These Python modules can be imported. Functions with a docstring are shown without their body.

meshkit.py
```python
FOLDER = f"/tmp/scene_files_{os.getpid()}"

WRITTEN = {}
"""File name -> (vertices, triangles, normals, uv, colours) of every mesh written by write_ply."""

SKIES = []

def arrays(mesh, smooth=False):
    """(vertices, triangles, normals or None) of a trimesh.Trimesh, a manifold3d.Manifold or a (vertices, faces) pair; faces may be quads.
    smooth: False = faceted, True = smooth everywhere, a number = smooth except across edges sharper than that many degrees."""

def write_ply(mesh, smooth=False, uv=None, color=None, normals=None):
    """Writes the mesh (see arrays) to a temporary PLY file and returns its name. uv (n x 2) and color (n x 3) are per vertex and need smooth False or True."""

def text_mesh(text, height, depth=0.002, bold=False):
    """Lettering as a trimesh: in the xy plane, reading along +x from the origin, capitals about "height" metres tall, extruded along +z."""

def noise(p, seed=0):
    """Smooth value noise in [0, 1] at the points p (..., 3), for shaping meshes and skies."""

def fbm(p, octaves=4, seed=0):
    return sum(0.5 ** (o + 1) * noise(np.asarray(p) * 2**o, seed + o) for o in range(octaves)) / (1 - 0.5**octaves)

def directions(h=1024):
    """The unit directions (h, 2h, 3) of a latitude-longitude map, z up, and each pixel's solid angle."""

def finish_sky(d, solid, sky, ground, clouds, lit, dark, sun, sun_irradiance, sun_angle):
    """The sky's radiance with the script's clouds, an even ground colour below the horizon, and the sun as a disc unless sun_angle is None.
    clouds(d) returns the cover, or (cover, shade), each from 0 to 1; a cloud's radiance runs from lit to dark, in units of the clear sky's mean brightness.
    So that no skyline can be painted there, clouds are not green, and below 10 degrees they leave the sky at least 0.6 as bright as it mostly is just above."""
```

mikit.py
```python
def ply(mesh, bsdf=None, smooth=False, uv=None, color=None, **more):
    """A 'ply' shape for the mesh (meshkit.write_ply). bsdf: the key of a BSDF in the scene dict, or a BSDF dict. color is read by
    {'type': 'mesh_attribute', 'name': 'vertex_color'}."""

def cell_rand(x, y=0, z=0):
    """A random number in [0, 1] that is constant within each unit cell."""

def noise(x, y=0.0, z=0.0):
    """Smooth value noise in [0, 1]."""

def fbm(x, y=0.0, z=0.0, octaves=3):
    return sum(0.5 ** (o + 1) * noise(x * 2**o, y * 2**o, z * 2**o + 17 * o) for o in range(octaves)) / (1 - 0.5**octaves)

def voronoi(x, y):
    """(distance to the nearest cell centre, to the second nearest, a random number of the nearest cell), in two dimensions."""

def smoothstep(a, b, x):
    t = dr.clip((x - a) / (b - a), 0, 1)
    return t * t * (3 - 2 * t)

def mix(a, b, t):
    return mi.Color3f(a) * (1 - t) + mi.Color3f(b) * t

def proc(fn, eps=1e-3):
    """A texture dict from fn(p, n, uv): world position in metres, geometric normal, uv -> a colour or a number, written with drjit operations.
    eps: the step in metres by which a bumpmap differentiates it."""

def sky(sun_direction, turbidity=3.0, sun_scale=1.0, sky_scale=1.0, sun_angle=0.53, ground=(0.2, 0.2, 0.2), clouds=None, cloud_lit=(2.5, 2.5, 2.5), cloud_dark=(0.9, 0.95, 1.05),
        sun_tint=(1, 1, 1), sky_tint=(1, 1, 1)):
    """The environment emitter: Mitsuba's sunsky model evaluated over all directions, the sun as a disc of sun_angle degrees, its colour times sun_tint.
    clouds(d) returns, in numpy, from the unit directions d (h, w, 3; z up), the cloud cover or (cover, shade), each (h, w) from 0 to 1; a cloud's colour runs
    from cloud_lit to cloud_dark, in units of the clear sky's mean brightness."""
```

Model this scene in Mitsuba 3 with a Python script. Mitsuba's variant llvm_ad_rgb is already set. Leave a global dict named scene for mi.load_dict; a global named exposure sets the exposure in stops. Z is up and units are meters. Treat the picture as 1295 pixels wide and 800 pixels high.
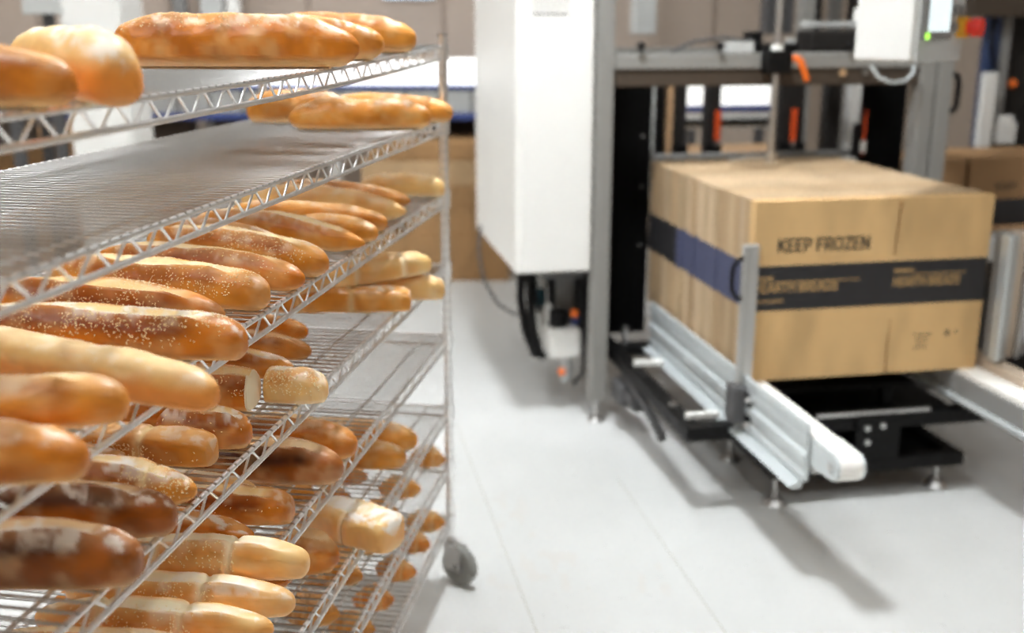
import math, random
import numpy as np, trimesh, mitsuba as mi, mikit, meshkit
import drjit as dr
from mikit import proc, fbm, noise, smoothstep, mix
T4 = mi.ScalarTransform4f
scene, labels = {'type': 'scene'}, {}

# ------------------------------------------------------------------ camera, light, exposure
PITCH = math.radians(15.09)
EYE = (0.0, 0.0, 1.65)
scene['camera'] = {'type': 'thinlens', 'fov': 2 * math.degrees(math.atan(647.5 / 1348.0)), 'fov_axis': 'x', 'near_clip': 0.05, 'far_clip': 60.0,
                   'aperture_radius': 0.0085, 'focus_distance': 1.72,
                   'to_world': T4().look_at(origin=list(EYE), target=[0, math.cos(PITCH), 1.65 - math.sin(PITCH)], up=[0, 0, 1])}
exposure = 0.23
KEY_RADIANCE = 178.0        # one strong lamp high above the gap between rack and machine: casts the floor shadows
PANEL_RADIANCE = 10.5       # the rows of ceiling panels

def lin(r, g, b):
    c = np.array([r, g, b], float) / 255.0
    return np.where(c <= 0.04045, c / 12.92, ((c + 0.055) / 1.055) ** 2.4)

def L3(r, g, b):
    return [float(x) for x in lin(r, g, b)]

def rgb(r, g, b):
    return {'type': 'rgb', 'value': [float(x) for x in lin(r, g, b)]}

# ------------------------------------------------------------------ materials
def mat(name, color, rough=0.5, metal=0.0, spec=0.5, bump=None, **k):
    d = {'type': 'principled', 'base_color': color if isinstance(color, dict) else rgb(*color), 'roughness': rough, 'metallic': metal, **k}
    if not metal:
        d['specular'] = spec
    if bump:
        d = {'type': 'bumpmap', 'arbitrary': proc(bump[0], eps=bump[2] if len(bump) > 2 else 1e-3), 'scale': bump[1], 'bsdf': d}
    scene[name] = {'type': 'twosided', 'bsdf': d}

def floor_col(p, n, uv):
    a = fbm(p.x * 0.9 + 3, p.y * 0.9, 0.0, 4)
    b = fbm(p.x * 5, p.y * 5, 2.0, 3)
    c = mix((0.58, 0.588, 0.575), (0.65, 0.655, 0.645), smoothstep(0.3, 0.7, a))
    c = c * (0.96 + 0.06 * b)
    s = noise(p.x * 2.3 + 7, p.y * 2.3, 5.0)
    g = noise(p.x * 30, p.y * 14, 1.0)
    c = mix(c, (0.55, 0.42, 0.30), smoothstep(0.80, 0.86, s) * smoothstep(0.7, 0.8, g) * 0.1)
    sp = noise(p.x * 55, p.y * 55, 9.0)
    return mix(c, (0.4, 0.4, 0.39), smoothstep(0.93, 0.97, sp) * 0.35)
mat('m_floor', proc(floor_col), rough=0.5, spec=0.35)
def wall_col(p, n, uv):
    return mix(L3(172, 156, 142), L3(190, 175, 161), fbm(p.x * 0.8, p.z * 0.8, p.y * .8, 3))
mat('m_wall', proc(wall_col), rough=0.6)
mat('m_ceiling', (222, 220, 214), rough=0.8)
mat('m_joint', (186, 186, 180), rough=0.8)
mat('m_baseboard', (92, 84, 76), rough=0.7)
mat('m_wire', {'type': 'rgb', 'value': [0.50, 0.49, 0.475]}, rough=0.2, metal=1.0)
mat('m_chrome', {'type': 'rgb', 'value': [0.93, 0.93, 0.925]}, rough=0.23, metal=0.88)
mat('m_steel', {'type': 'rgb', 'value': [0.62, 0.61, 0.60]}, rough=0.36, metal=1.0)
mat('m_aluminium', (188, 188, 186), rough=0.42, metal=0.65)
mat('m_frame_grey', (136, 135, 131), rough=0.5)
mat('m_white', (238, 238, 234), rough=0.4)
mat('m_offwhite', (222, 222, 218), rough=0.5)
mat('m_plate', (205, 212, 214), rough=0.35, metal=0.3)
mat('m_panel_grey', (190, 192, 190), rough=0.5)
mat('m_dark_grey', (76, 76, 77), rough=0.5)
mat('m_mid_grey', (128, 128, 126), rough=0.5)
mat('m_black', (9, 9, 9), rough=0.5, spec=0.22)
mat('m_black_matt', (7, 7, 7), rough=0.85, spec=0.1)
mat('m_rubber', (128, 129, 124), rough=0.6)
mat('m_rubber_dark', (52, 53, 51), rough=0.6)
mat('m_belt', (244, 243, 238), rough=0.5)
mat('m_orange', (236, 112, 28), rough=0.4)
mat('m_orange_dark', (206, 74, 24), rough=0.45)
mat('m_red', (224, 44, 26), rough=0.35)
mat('m_yellow', (222, 160, 36), rough=0.4)
mat('m_blue', (60, 78, 142), rough=0.5)
mat('m_darkblue', (38, 58, 96), rough=0.5)
mat('m_dark', (34, 32, 30), rough=0.6, spec=0.25)
mat('m_card_dark', (140, 108, 74), rough=0.8)
mat('m_brown_dark', (66, 55, 44), rough=0.7)
mat('m_beige', (196, 180, 162), rough=0.7)
mat('m_pinkish', (206, 186, 170), rough=0.7)
mat('m_wood', (186, 150, 112), rough=0.7)
mat('m_teal', (24, 70, 82), rough=0.4)
mat('m_hose', (205, 212, 214), rough=0.25)
mat('m_green', {'type': 'rgb', 'value': [0.35, 0.8, 0.1]}, rough=0.4)
mat('m_ink', (44, 34, 24), rough=0.7)
mat('m_band_front', (38, 37, 39), rough=0.6)
mat('m_band_edge', (66, 70, 96), rough=0.7)
mat('m_gold_print', (186, 150, 98), rough=0.6)
mat('m_slotline', (112, 84, 50), rough=0.8)
def card(base, k):
    b, d = L3(*base), L3(*[x * 0.9 for x in base])
    def f(p, n, uv):
        fib = fbm(p.x * 9 + k * 11, p.y * 9, p.z * 3, 3)
        return mix(d, b, smoothstep(0.25, 0.75, fib))
    return proc(f)
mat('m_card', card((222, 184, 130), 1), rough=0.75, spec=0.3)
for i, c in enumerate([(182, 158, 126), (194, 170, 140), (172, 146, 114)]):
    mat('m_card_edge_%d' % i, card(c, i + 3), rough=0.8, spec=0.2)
mat('m_card_old', card((178, 138, 94), 2), rough=0.8)
mat('m_card_light', card((206, 172, 130), 5), rough=0.8)
def crust_bump(p, n, uv):
    return fbm(p.x * 160, p.y * 160, p.z * 160, 2)
scene['m_crust'] = {'type': 'twosided', 'bsdf': {'type': 'bumpmap', 'arbitrary': proc(crust_bump, eps=6e-4), 'scale': 0.0006, 'bsdf':
    {'type': 'principled', 'base_color': {'type': 'mesh_attribute', 'name': 'vertex_color'}, 'roughness': 0.36, 'specular': 0.34}}}
scene['m_crumb'] = {'type': 'twosided', 'bsdf': {'type': 'bumpmap', 'arbitrary': proc(lambda p, n, uv: fbm(p.x * 240, p.y * 240, p.z * 240, 3), eps=6e-4), 'scale': 0.004, 'bsdf':
    {'type': 'principled', 'base_color': rgb(236, 222, 190), 'roughness': 0.85}}}
mat('m_seed', (246, 228, 182), rough=0.4)
scene['m_lamp'] = {'type': 'diffuse', 'reflectance': {'type': 'rgb', 'value': 0.8}}

# ------------------------------------------------------------------ mesh helpers
def rotz(deg, loc=(0, 0, 0)):
    a = math.radians(deg); m = np.eye(4)
    m[:2, :2] = [[math.cos(a), -math.sin(a)], [math.sin(a), math.cos(a)]]; m[:3, 3] = loc
    return m
RACK = rotz(90 - 9.43, (-0.18894, 2.98083, 0))      # rack frame: x along its length (away), y across its depth, z up
MACH = rotz(10.66)                                  # machine frame: x across, y away, z up
WORLD = np.eye(4)

def xf(mesh, m):
    mesh = mesh.copy(); mesh.apply_transform(m); return mesh

def box(x0, x1, y0, y1, z0, z1, bev=0.0):
    """Box from corner to corner, its edges chamfered by bev."""
    if bev <= 0:
        m = trimesh.creation.box((x1 - x0, y1 - y0, z1 - z0))
        m.apply_translation(((x0 + x1) / 2, (y0 + y1) / 2, (z0 + z1) / 2)); return m
    h = np.array([x1 - x0, y1 - y0, z1 - z0]) / 2; bev = min(bev, h.min() * 0.9)
    p = []
    for sx in (-1, 1):
        for sy in (-1, 1):
            for sz in (-1, 1):
                s = np.array([sx, sy, sz])
                for k in range(3):
                    q = h - bev; q[k] = h[k]; p.append(s * q)
    m = trimesh.Trimesh(np.array(p)).convex_hull
    m.apply_translation(((x0 + x1) / 2, (y0 + y1) / 2, (z0 + z1) / 2)); return m

def cyl(a, b, r, n=12, r2=None):
    a, b = np.array(a, float), np.array(b, float)
    return tube([a, b], [r, r if r2 is None else r2], n, flat=True)

def tube(pts, r, n=8, flat=True):
    p = np.asarray(pts, float); r = np.broadcast_to(np.asarray(r, float), (len(p),))
    t = np.gradient(p, axis=0) if len(p) > 2 else np.repeat([p[1] - p[0]], 2, 0)
    t = t / (np.linalg.norm(t, axis=1, keepdims=True) + 1e-12)
    up = np.array([0, 0, 1.0]) if np.abs(t[0, 2]) < 0.8 else np.array([1.0, 0, 0])
    a = np.empty_like(p); c = np.cross(t[0], up)
    for i in range(len(p)):
        c = c - t[i] * (c @ t[i]); c = c / (np.linalg.norm(c) + 1e-12); a[i] = c
    b = np.cross(t, a)
    an = np.arange(n) * 2 * np.pi / n
    v = p[:, None] + r[:, None, None] * (np.cos(an)[None, :, None] * a[:, None] + np.sin(an)[None, :, None] * b[:, None])
    k = len(p); f = []
    for i in range(k - 1):
        for j in range(n):
            q = [i * n + j, i * n + (j + 1) % n, (i + 1) * n + (j + 1) % n, (i + 1) * n + j]
            f += [[q[0], q[2], q[1]], [q[0], q[3], q[2]]]
    v = np.vstack([v.reshape(-1, 3), p[:1], p[-1:]]); c0, c1 = k * n, k * n + 1
    for j in range(n):
        f += [[c0, j, (j + 1) % n], [c1, (k - 1) * n + (j + 1) % n, (k - 1) * n + j]]
    m = trimesh.Trimesh(v, f, process=False)
    if m.volume < 0: m.invert()
    return m

def ball(c, r, sub=2, s=(1, 1, 1)):
    m = trimesh.creation.icosphere(sub, 1.0); m.vertices *= np.array(s) * r; m.apply_translation(c); return m

def prism(poly, y0, y1):
    """Outline in x, z pushed along y."""
    from shapely.geometry import Polygon
    m = trimesh.creation.extrude_polygon(Polygon(poly), y1 - y0, engine='earcut')
    m.apply_transform(np.array([[1, 0, 0, 0], [0, 0, -1, y1], [0, 1, 0, 0], [0, 0, 0, 1.0]])); return m

def prism_x(poly, x0, x1):
    """Outline in y, z pushed along x."""
    from shapely.geometry import Polygon
    m = trimesh.creation.extrude_polygon(Polygon(poly), x1 - x0, engine='earcut')
    m.apply_transform(np.array([[0, 0, 1, x0], [1, 0, 0, 0], [0, 1, 0, 0], [0, 0, 0, 1.0]])); return m

cat = trimesh.util.concatenate

def numbered(key):
    if key not in used:
        used.add(key); return key
    i = 1
    while '%s_%03d' % (key, i) in used: i += 1
    k = '%s_%03d' % (key, i); used.add(k); return k
used = set()

def thing(name, label, category, group=None):
    k = numbered(name); labels[k] = {'label': label, 'category': category}
    if group: labels[k]['group'] = group
    return k

def put(key, mesh, bsdf, frame=WORLD, smooth=False, **more):
    """One entry of the scene under exactly this key."""
    used.add(key)
    scene[key] = mikit.ply(xf(mesh, frame), bsdf, smooth=smooth, **more); return key

def part(parent, name, mesh, bsdf, frame=WORLD, smooth=False, label=None, kind=None, **more):
    k = numbered(parent + '__' + name); put(k, mesh, bsdf, frame, smooth, **more)
    if label or kind:
        labels[k] = {}
        if label: labels[k]['label'] = label
        if kind: labels[k]['kind'] = kind
    return k

def struct(name, mesh, bsdf, label, frame=WORLD, category='wall'):
    used.add(name); put(name, mesh, bsdf, frame)
    labels[name] = {'kind': 'structure', 'label': label, 'category': category}

# ------------------------------------------------------------------ the hall
X0, X1, Y0, Y1, ZC = -6.5, 7.5, -3.5, 8.2, 5.2
struct('floor', box(X0, X1, Y0, Y1, -0.1, 0), 'm_floor', 'pale grey painted concrete floor with faint joints', category='floor')
struct('ceiling', box(X0, X1, Y0, Y1, ZC, ZC + 0.1), 'm_ceiling', 'white ceiling above the bakery hall', category='ceiling')
struct('wall_back', box(X0, X1, Y1, Y1 + 0.1, 0, ZC), 'm_wall', 'beige grey panelled wall behind the machines')
struct('wall_left', box(X0 - 0.1, X0, Y0, Y1, 0, ZC), 'm_wall', 'beige wall on the left of the hall')
struct('wall_right', box(X1, X1 + 0.1, Y0, Y1, 0, ZC), 'm_wall', 'beige wall on the right of the hall')
struct('wall_front', box(X0, X1, Y0 - 0.1, Y0, 0, ZC), 'm_wall', 'beige wall behind the viewer')
struct('baseboard_back', box(X0, X1, Y1 - 0.02, Y1, 0, 0.12), 'm_baseboard', 'dark strip along the foot of the back wall', category='baseboard')
for i in range(14):                                   # wall panels with recessed joints
    x = X0 + i * 1.0
    part('wall_back', 'panel', box(x + 0.012, x + 0.988, Y1 - 0.03, Y1 - 0.001, 0.125, ZC - 0.01, 0.006), 'm_wall')
for (c, d0, d1) in ((0.565, 1.6, 4.3), (1.09, 1.2, 3.62)):   # joints in the floor coating
    part('floor', 'joint', box(c - 0.003, c + 0.003, d0, d1, 0.0, 0.0006), 'm_joint', MACH)

def lamp(key, x, y, z, sx, sy, rad, turn=0):
    m = trimesh.Trimesh([[-sx / 2, -sy / 2, 0], [sx / 2, -sy / 2, 0], [sx / 2, sy / 2, 0], [-sx / 2, sy / 2, 0]], [[0, 2, 1], [0, 3, 2]])
    fr = rotz(turn, (x, y, z))
    part(key, 'housing', box(-sx / 2 - .03, sx / 2 + .03, -sy / 2 - .03, sy / 2 + .03, 0.004, 0.07), 'm_offwhite', fr)
    part(key, 'diffuser', m, 'm_lamp', fr, emitter={'type': 'area', 'radiance': {'type': 'rgb', 'value': [rad * 0.96, rad, rad * 1.03]}})
lamp(thing('ceiling_light', 'strong square lamp hanging above the gap between rack and carton machine', 'lamp'), 0.07, 3.15, 4.05, 0.44, 0.44, KEY_RADIANCE)
for (x, y) in [(-4.0, 0.0), (-1.6, 0.6), (1.6, -0.6), (4.6, 0.2), (-4.0, 3.6), (-1.5, 3.4), (2.9, 2.6), (5.4, 3.4), (-4.0, 6.6), (-1.9, 6.9), (2.2, 6.9), (5.2, 6.6)]:
    lamp(thing('ceiling_light', 'long white ceiling panel light', 'lamp', 'ceiling panel lights'), x, y, 5.05, 0.5, 1.5, PANEL_RADIANCE * (2.1 if y < 1 else 0.75) * (1.15 if x < 0 else 0.3 if x > 2.5 else 0.75))

# ------------------------------------------------------------------ the bread rack
LR = 2.35                                             # its length; the near end lies outside the frame
DEPTH = 0.52
rack = thing('bread_rack', 'tall chrome wire shelving rack on casters filled with bread loaves', 'rack')
SHELF_Z = [1.604, 1.405, 1.202, 0.997, 0.790, 0.569, 0.393, 0.215]
def sag(s, r):
    return -0.039 * (1 - (1 + r / 2) ** 2) if s == 1 else 0.0 * r
def deck(s, r=-1.0):
    return SHELF_Z[s - 1] + 0.0055 + sag(s, r)
RR, RW, RZ = 0.0047, 0.0021, 0.0024                   # rails, deck wires, zigzag
rs = np.linspace(0, -LR, 13)
def rail_line(s, q, dz):
    return np.stack([rs, np.full_like(rs, q), SHELF_Z[s - 1] + dz + sag(s, rs)], 1)
def zigzag(s, q):
    n = int(LR / 0.0393); r = -np.arange(n) * 0.0393 - 0.03
    z = np.where(np.arange(n) % 2 == 0, -0.0285, -0.004)
    pts = []
    for i in range(n):
        d = 0.006
        pts += [[r[i] + d, q, SHELF_Z[s - 1] + z[i] + sag(s, r[i])], [r[i] - d, q, SHELF_Z[s - 1] + z[i] + sag(s, r[i])]]
    return tube(pts, RZ, 6)
wire = mikit.ply(tube([[0, -0.004, 0], [0, DEPTH + 0.004, 0]], RW, 6), 'm_wire', smooth=True)
for (r, q) in ((0, 0), (0, DEPTH), (-LR, 0), (-LR, DEPTH)):
    post = part(rack, 'post', cyl((r, q, 0.155), (r, q, 1.632), 0.0125, 20), 'm_chrome', RACK, 40)
    part(post, 'cap', cyl((r, q, 1.632), (r, q, 1.64), 0.0135, 20), 'm_steel', RACK, 40)
    part(post, 'groove_rings', cat([cyl((r, q, z), (r, q, z + 0.0022), 0.0131, 16) for z in np.arange(0.18, 1.62, 0.0254)]), 'm_steel', RACK, kind='stuff')
for s in range(1, 9):
    z = SHELF_Z[s - 1]
    shelf = numbered(rack + '__shelf')
    frame = [tube(rail_line(s, q, dz), RR, 8) for q in (0, DEPTH) for dz in (0, -0.031)]
    for r in (0, -LR):
        frame += [cyl((r, 0, z + dz + sag(s, r)), (r, DEPTH, z + dz + sag(s, r)), RR, 8) for dz in (0, -0.031)]
    put(shelf, cat(frame), 'm_chrome', RACK, 50)
    for q in (0, DEPTH):
        part(shelf, 'zigzag_wire', zigzag(s, q), 'm_chrome', RACK, 50)
    for q in (0.065, 0.26, 0.455):
        part(shelf, 'support_rod', tube(rail_line(s, q, -0.0045), 0.0032, 6), 'm_chrome', RACK, 50)
    for (r, q) in ((0, 0), (0, DEPTH), (-LR, 0), (-LR, DEPTH)):
        zz = z + sag(s, r)
        part(shelf, 'corner_collar', cat([cyl((r, q, zz - 0.036), (r, q, zz + 0.006), 0.0175, 18), cyl((r, q, zz + 0.006), (r, q, zz + 0.012), 0.0155, 18)]), 'm_chrome', RACK, 40)
    rest = []
    for i in range(1, int(LR / 0.0245)):
        r = -i * 0.0245; zz = z + 0.0035 + sag(s, r)
        if s <= 6 and -1.96 < r < -0.75:
            k = numbered(shelf + '__deck_wire'); m = RACK @ rotz(0, (r, 0, zz))
            scene[k] = {**wire, 'to_world': T4(m.tolist())}
        else:
            rest.append(tube([[r, -0.004, zz], [r, DEPTH + 0.004, zz]], RW, 5))
    part(shelf, 'deck_wires', cat(rest), 'm_wire', RACK, True, kind='stuff')
def caster(r, q, turn):
    c = part(rack, 'caster', cat([cyl((r, q, 0.13), (r, q, 0.16), 0.011, 16), cyl((r, q, 0.124), (r, q, 0.134), 0.026, 20)]), 'm_steel', RACK, 40)
    fr = RACK @ rotz(turn, (r, q, 0))
    y = 0.032
    fork = [box(-0.012, 0.052, s * 0.019 - 0.0015, s * 0.019 + 0.0015, 0.05, 0.126, 0.001) for s in (-1, 1)] + [box(-0.024, 0.03, -0.0205, 0.0205, 0.118, 0.127, 0.003)]
    part(c, 'fork', cat(fork), 'm_steel', fr)
    prof = np.array([[0.030, -0.016], [0.056, -0.0155], [0.0615, -0.011], [0.0635, 0.0], [0.0615, 0.011], [0.056, 0.0155], [0.030, 0.016]])
    w = trimesh.creation.revolve(np.vstack([prof, prof[:1]]), sections=40)
    w.apply_transform(trimesh.transformations.rotation_matrix(math.pi / 2, (1, 0, 0))); w.apply_translation((0.036, 0, 0.0635))
    part(c, 'wheel', w, 'm_rubber', fr, 35)
    part(c, 'hub', cat([cyl((0.036, -0.0125, 0.0635), (0.036, 0.0125, 0.0635), 0.034, 28), cyl((0.036, -0.0235, 0.0635), (0.036, 0.0235, 0.0635), 0.009, 14)]), 'm_mid_grey', fr, 40)
for (r, q, a) in ((0, 0, -118), (0, DEPTH, 160), (-LR, 0, -100), (-LR, DEPTH, 120)):
    caster(r, q, a)

# ------------------------------------------------------------------ bread
PAL = {'gold': ((222, 148, 54), (166, 88, 20), (244, 218, 164)), 'orange': ((214, 126, 32), (134, 60, 10), (244, 212, 150)),
       'pale': ((238, 196, 126), (214, 146, 66), (248, 232, 196)), 'dark': ((170, 92, 22), (70, 28, 5), (236, 204, 156)), 'brown': ((206, 136, 54), (140, 76, 20), (238, 204, 152))}
def smooth01(a, b, x):
    t = np.clip((x - a) / (b - a), 0, 1); return t * t * (3 - 2 * t)

def loaf(L, W, H, pal='gold', tip=(2.6, 2.0), end=(2.6, 2.0), bend=0.0, ear=1.0, ear_line=(84, 66), segs=(), flour=0.5, lump=0.08, seed=0, nu=100, na=52, cut=None, topflat=0.0, twist=0.0, boxy=0.0, blush=0.0):
    """Mesh and colours of a loaf: x from its front tip to its back end, +y its near side, z up from 0. Returns also (u, angle) of each vertex."""
    t = np.linspace(0, 1, nu); u = 0.5 - 0.5 * np.cos(np.pi * t); u = 0.75 * u + 0.25 * t
    if cut is not None: u = cut + (1 - cut) * np.linspace(0, 1, nu) ** 1.0 if False else cut + (1 - cut) * u
    a = np.arange(na) / na * 2 * np.pi
    U, A = np.meshgrid(u, a, indexing='ij'); s = 2 * U - 1
    def prof(s, n, m): return np.clip(1 - np.abs(s) ** n, 0, 1) ** (1 / m)
    P = np.where(s < 0, prof(s, *tip), prof(s, *end))
    ca, sa = np.cos(A), np.sin(A)
    pw = lambda x, e: np.sign(x) * np.abs(x) ** e
    zc = 0.36 * H
    uvw = np.stack([U * L / 0.055, ca * P * 1.1, sa * P * 1.1], -1)
    lum = (meshkit.fbm(uvw + 31.7 * seed, 3, seed) - 0.5) * 2
    R = 1 + lump * 1.6 * lum
    G = np.ones_like(U)
    for c in segs:
        G *= 1 - 0.15 * np.exp(-((U - c) / (0.012 + 0.0 * U)) ** 2) * (sa > -0.6)
        R = R + 0.05 * np.exp(-((np.abs(U - c) - 0.09) / 0.06) ** 2)
    R *= G
    y = W / 2 * P * pw(ca, 0.92 - 0.45 * boxy) * R
    zt = (H - zc) * P ** 0.9 * pw(np.maximum(sa, 0), 0.95 - 0.5 * max(topflat, boxy)) * R
    zb = -zc * np.minimum(P * 1.9, 1) ** 0.8 * np.abs(np.minimum(sa, 0)) ** 0.55
    # the ear: a lip along the top beside a sunk, paler score
    deg = np.degrees(A); al = ear_line[0] + (ear_line[1] - ear_line[0]) * U + 7 * np.sin(U * 9 + seed)
    on = smooth01(0.08, 0.2, U) * (1 - smooth01(0.82, 0.94, U))
    dl = deg - al
    lip = ear * on * 0.10 * H * np.exp(-(dl / 9.0) ** 2)
    sunk = ear * on * 0.11 * H * np.exp(-((dl - 26) / 17.0) ** 2)
    zt = zt + (lip - sunk) * (sa > 0)
    x = U * L
    y = y + bend * np.sin(np.pi * U) + twist * (U - 0.5) ** 2 * 4
    z = zc + np.where(sa >= 0, zt, zb)
    v = np.stack([x, y, z], -1).reshape(-1, 3)
    i, j = np.meshgrid(np.arange(nu - 1), np.arange(na), indexing='ij'); j2 = (j + 1) % na
    f = np.stack([i * na + j, (i + 1) * na + j, (i + 1) * na + j2, i * na + j2], -1).reshape(-1, 4)
    f = np.vstack([f[:, [0, 1, 2]], f[:, [0, 2, 3]]])
    v = np.vstack([v, [[x[0, 0], y[0].mean(), z[0].mean()], [x[-1, 0], y[-1].mean(), z[-1].mean()]]]); n0 = nu * na
    jj = np.arange(na)
    f = np.vstack([f, np.stack([np.full(na, n0), jj, (jj + 1) % na], 1), np.stack([np.full(na, n0 + 1), (nu - 1) * na + (jj + 1) % na, (nu - 1) * na + jj], 1)])
    m = trimesh.Trimesh(v, f, process=False)
    if m.volume < 0: m.invert()
    # bake colours
    base, dark, pale = (lin(*c) for c in PAL[pal])
    n1 = meshkit.fbm(np.stack([U * L / 0.06, ca * P * .9, sa * P * .9], -1) + 5.3 * seed + 2, 3, seed + 5)
    n2 = meshkit.fbm(np.stack([U * L / 0.012, ca * P * 3.5, sa * P * 3.5], -1) + 1.3 * seed, 3, seed + 9)
    n3 = meshkit.fbm(np.stack([U * L / 0.03, ca * P * 2, sa * P * 2], -1) + 9.1 * seed, 3, seed + 2)
    C = np.broadcast_to(base, U.shape + (3,)).copy()
    def over(C, c, k): return C * (1 - k[..., None]) + c * k[..., None]
    C = over(C, dark, 0.62 * smooth01(0.38, 0.75, n1))
    C = over(C, dark, np.minimum(ear, 1) * on * np.exp(-((dl + 22) / 20.0) ** 2) * smooth01(0.15, 0.5, n1 + 0.15))
    C = over(C, pale, 0.3 * smooth01(0.4, 0.8, n3)); C = over(C, pale, 0.35 * smooth01(0.1, 0.55, P) * smooth01(0.55, 1.0, sa) * (1 - 0.5 * ear))
    tipm = smooth01(0.1, 0.55, P)
    C = over(C, pale, 0.6 * tipm * (1 - smooth01(-0.75, -0.05, sa)))
    C = over(C, dark * 0.6 + base * 0.4, 0.5 * np.maximum(1 - smooth01(0.0, 0.07, U), smooth01(0.94, 1, U)))
    C = over(C, lin(226, 136, 48), blush * (1 - smooth01(0.0, 0.65, sa * np.minimum(P * 1.2, 1) + 0.5 * (n1 - 0.5))) * smooth01(-0.9, -0.2, sa * np.minimum(P * 1.2, 1)))
    sc = np.minimum(ear * 1.4, 1) * on * smooth01(0, 4, dl) * (1 - smooth01(42, 58, dl))
    C = over(C, pale * 1.02, np.clip(sc, 0, 1))
    fl = lin(244, 238, 228)
    top = smooth01(0.5, 0.9, sa) * tipm
    C = over(C, fl, np.clip(flour * (0.9 * np.clip(sc, 0, 1) * (1 - smooth01(22, 40, dl)) * smooth01(0.34, 0.46, n2 * 0.6 + n3 * 0.4) + 0.75 * top * smooth01(0.50, 0.59, n3 * 0.6 + n2 * 0.4)), 0, 1))
    for c in segs:
        C = over(C, pale, 0.8 * np.exp(-((U - c) / 0.02) ** 2))
    C = np.clip(C * (0.93 + 0.14 * n2[..., None]), 0, 0.92)
    C = np.vstack([C.reshape(-1, 3), C[0].mean(0)[None], C[-1].mean(0)[None]])
    return m, C, (np.append(U.ravel(), [0, 1]), np.append(np.degrees(A).ravel(), [0, 0]))

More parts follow.
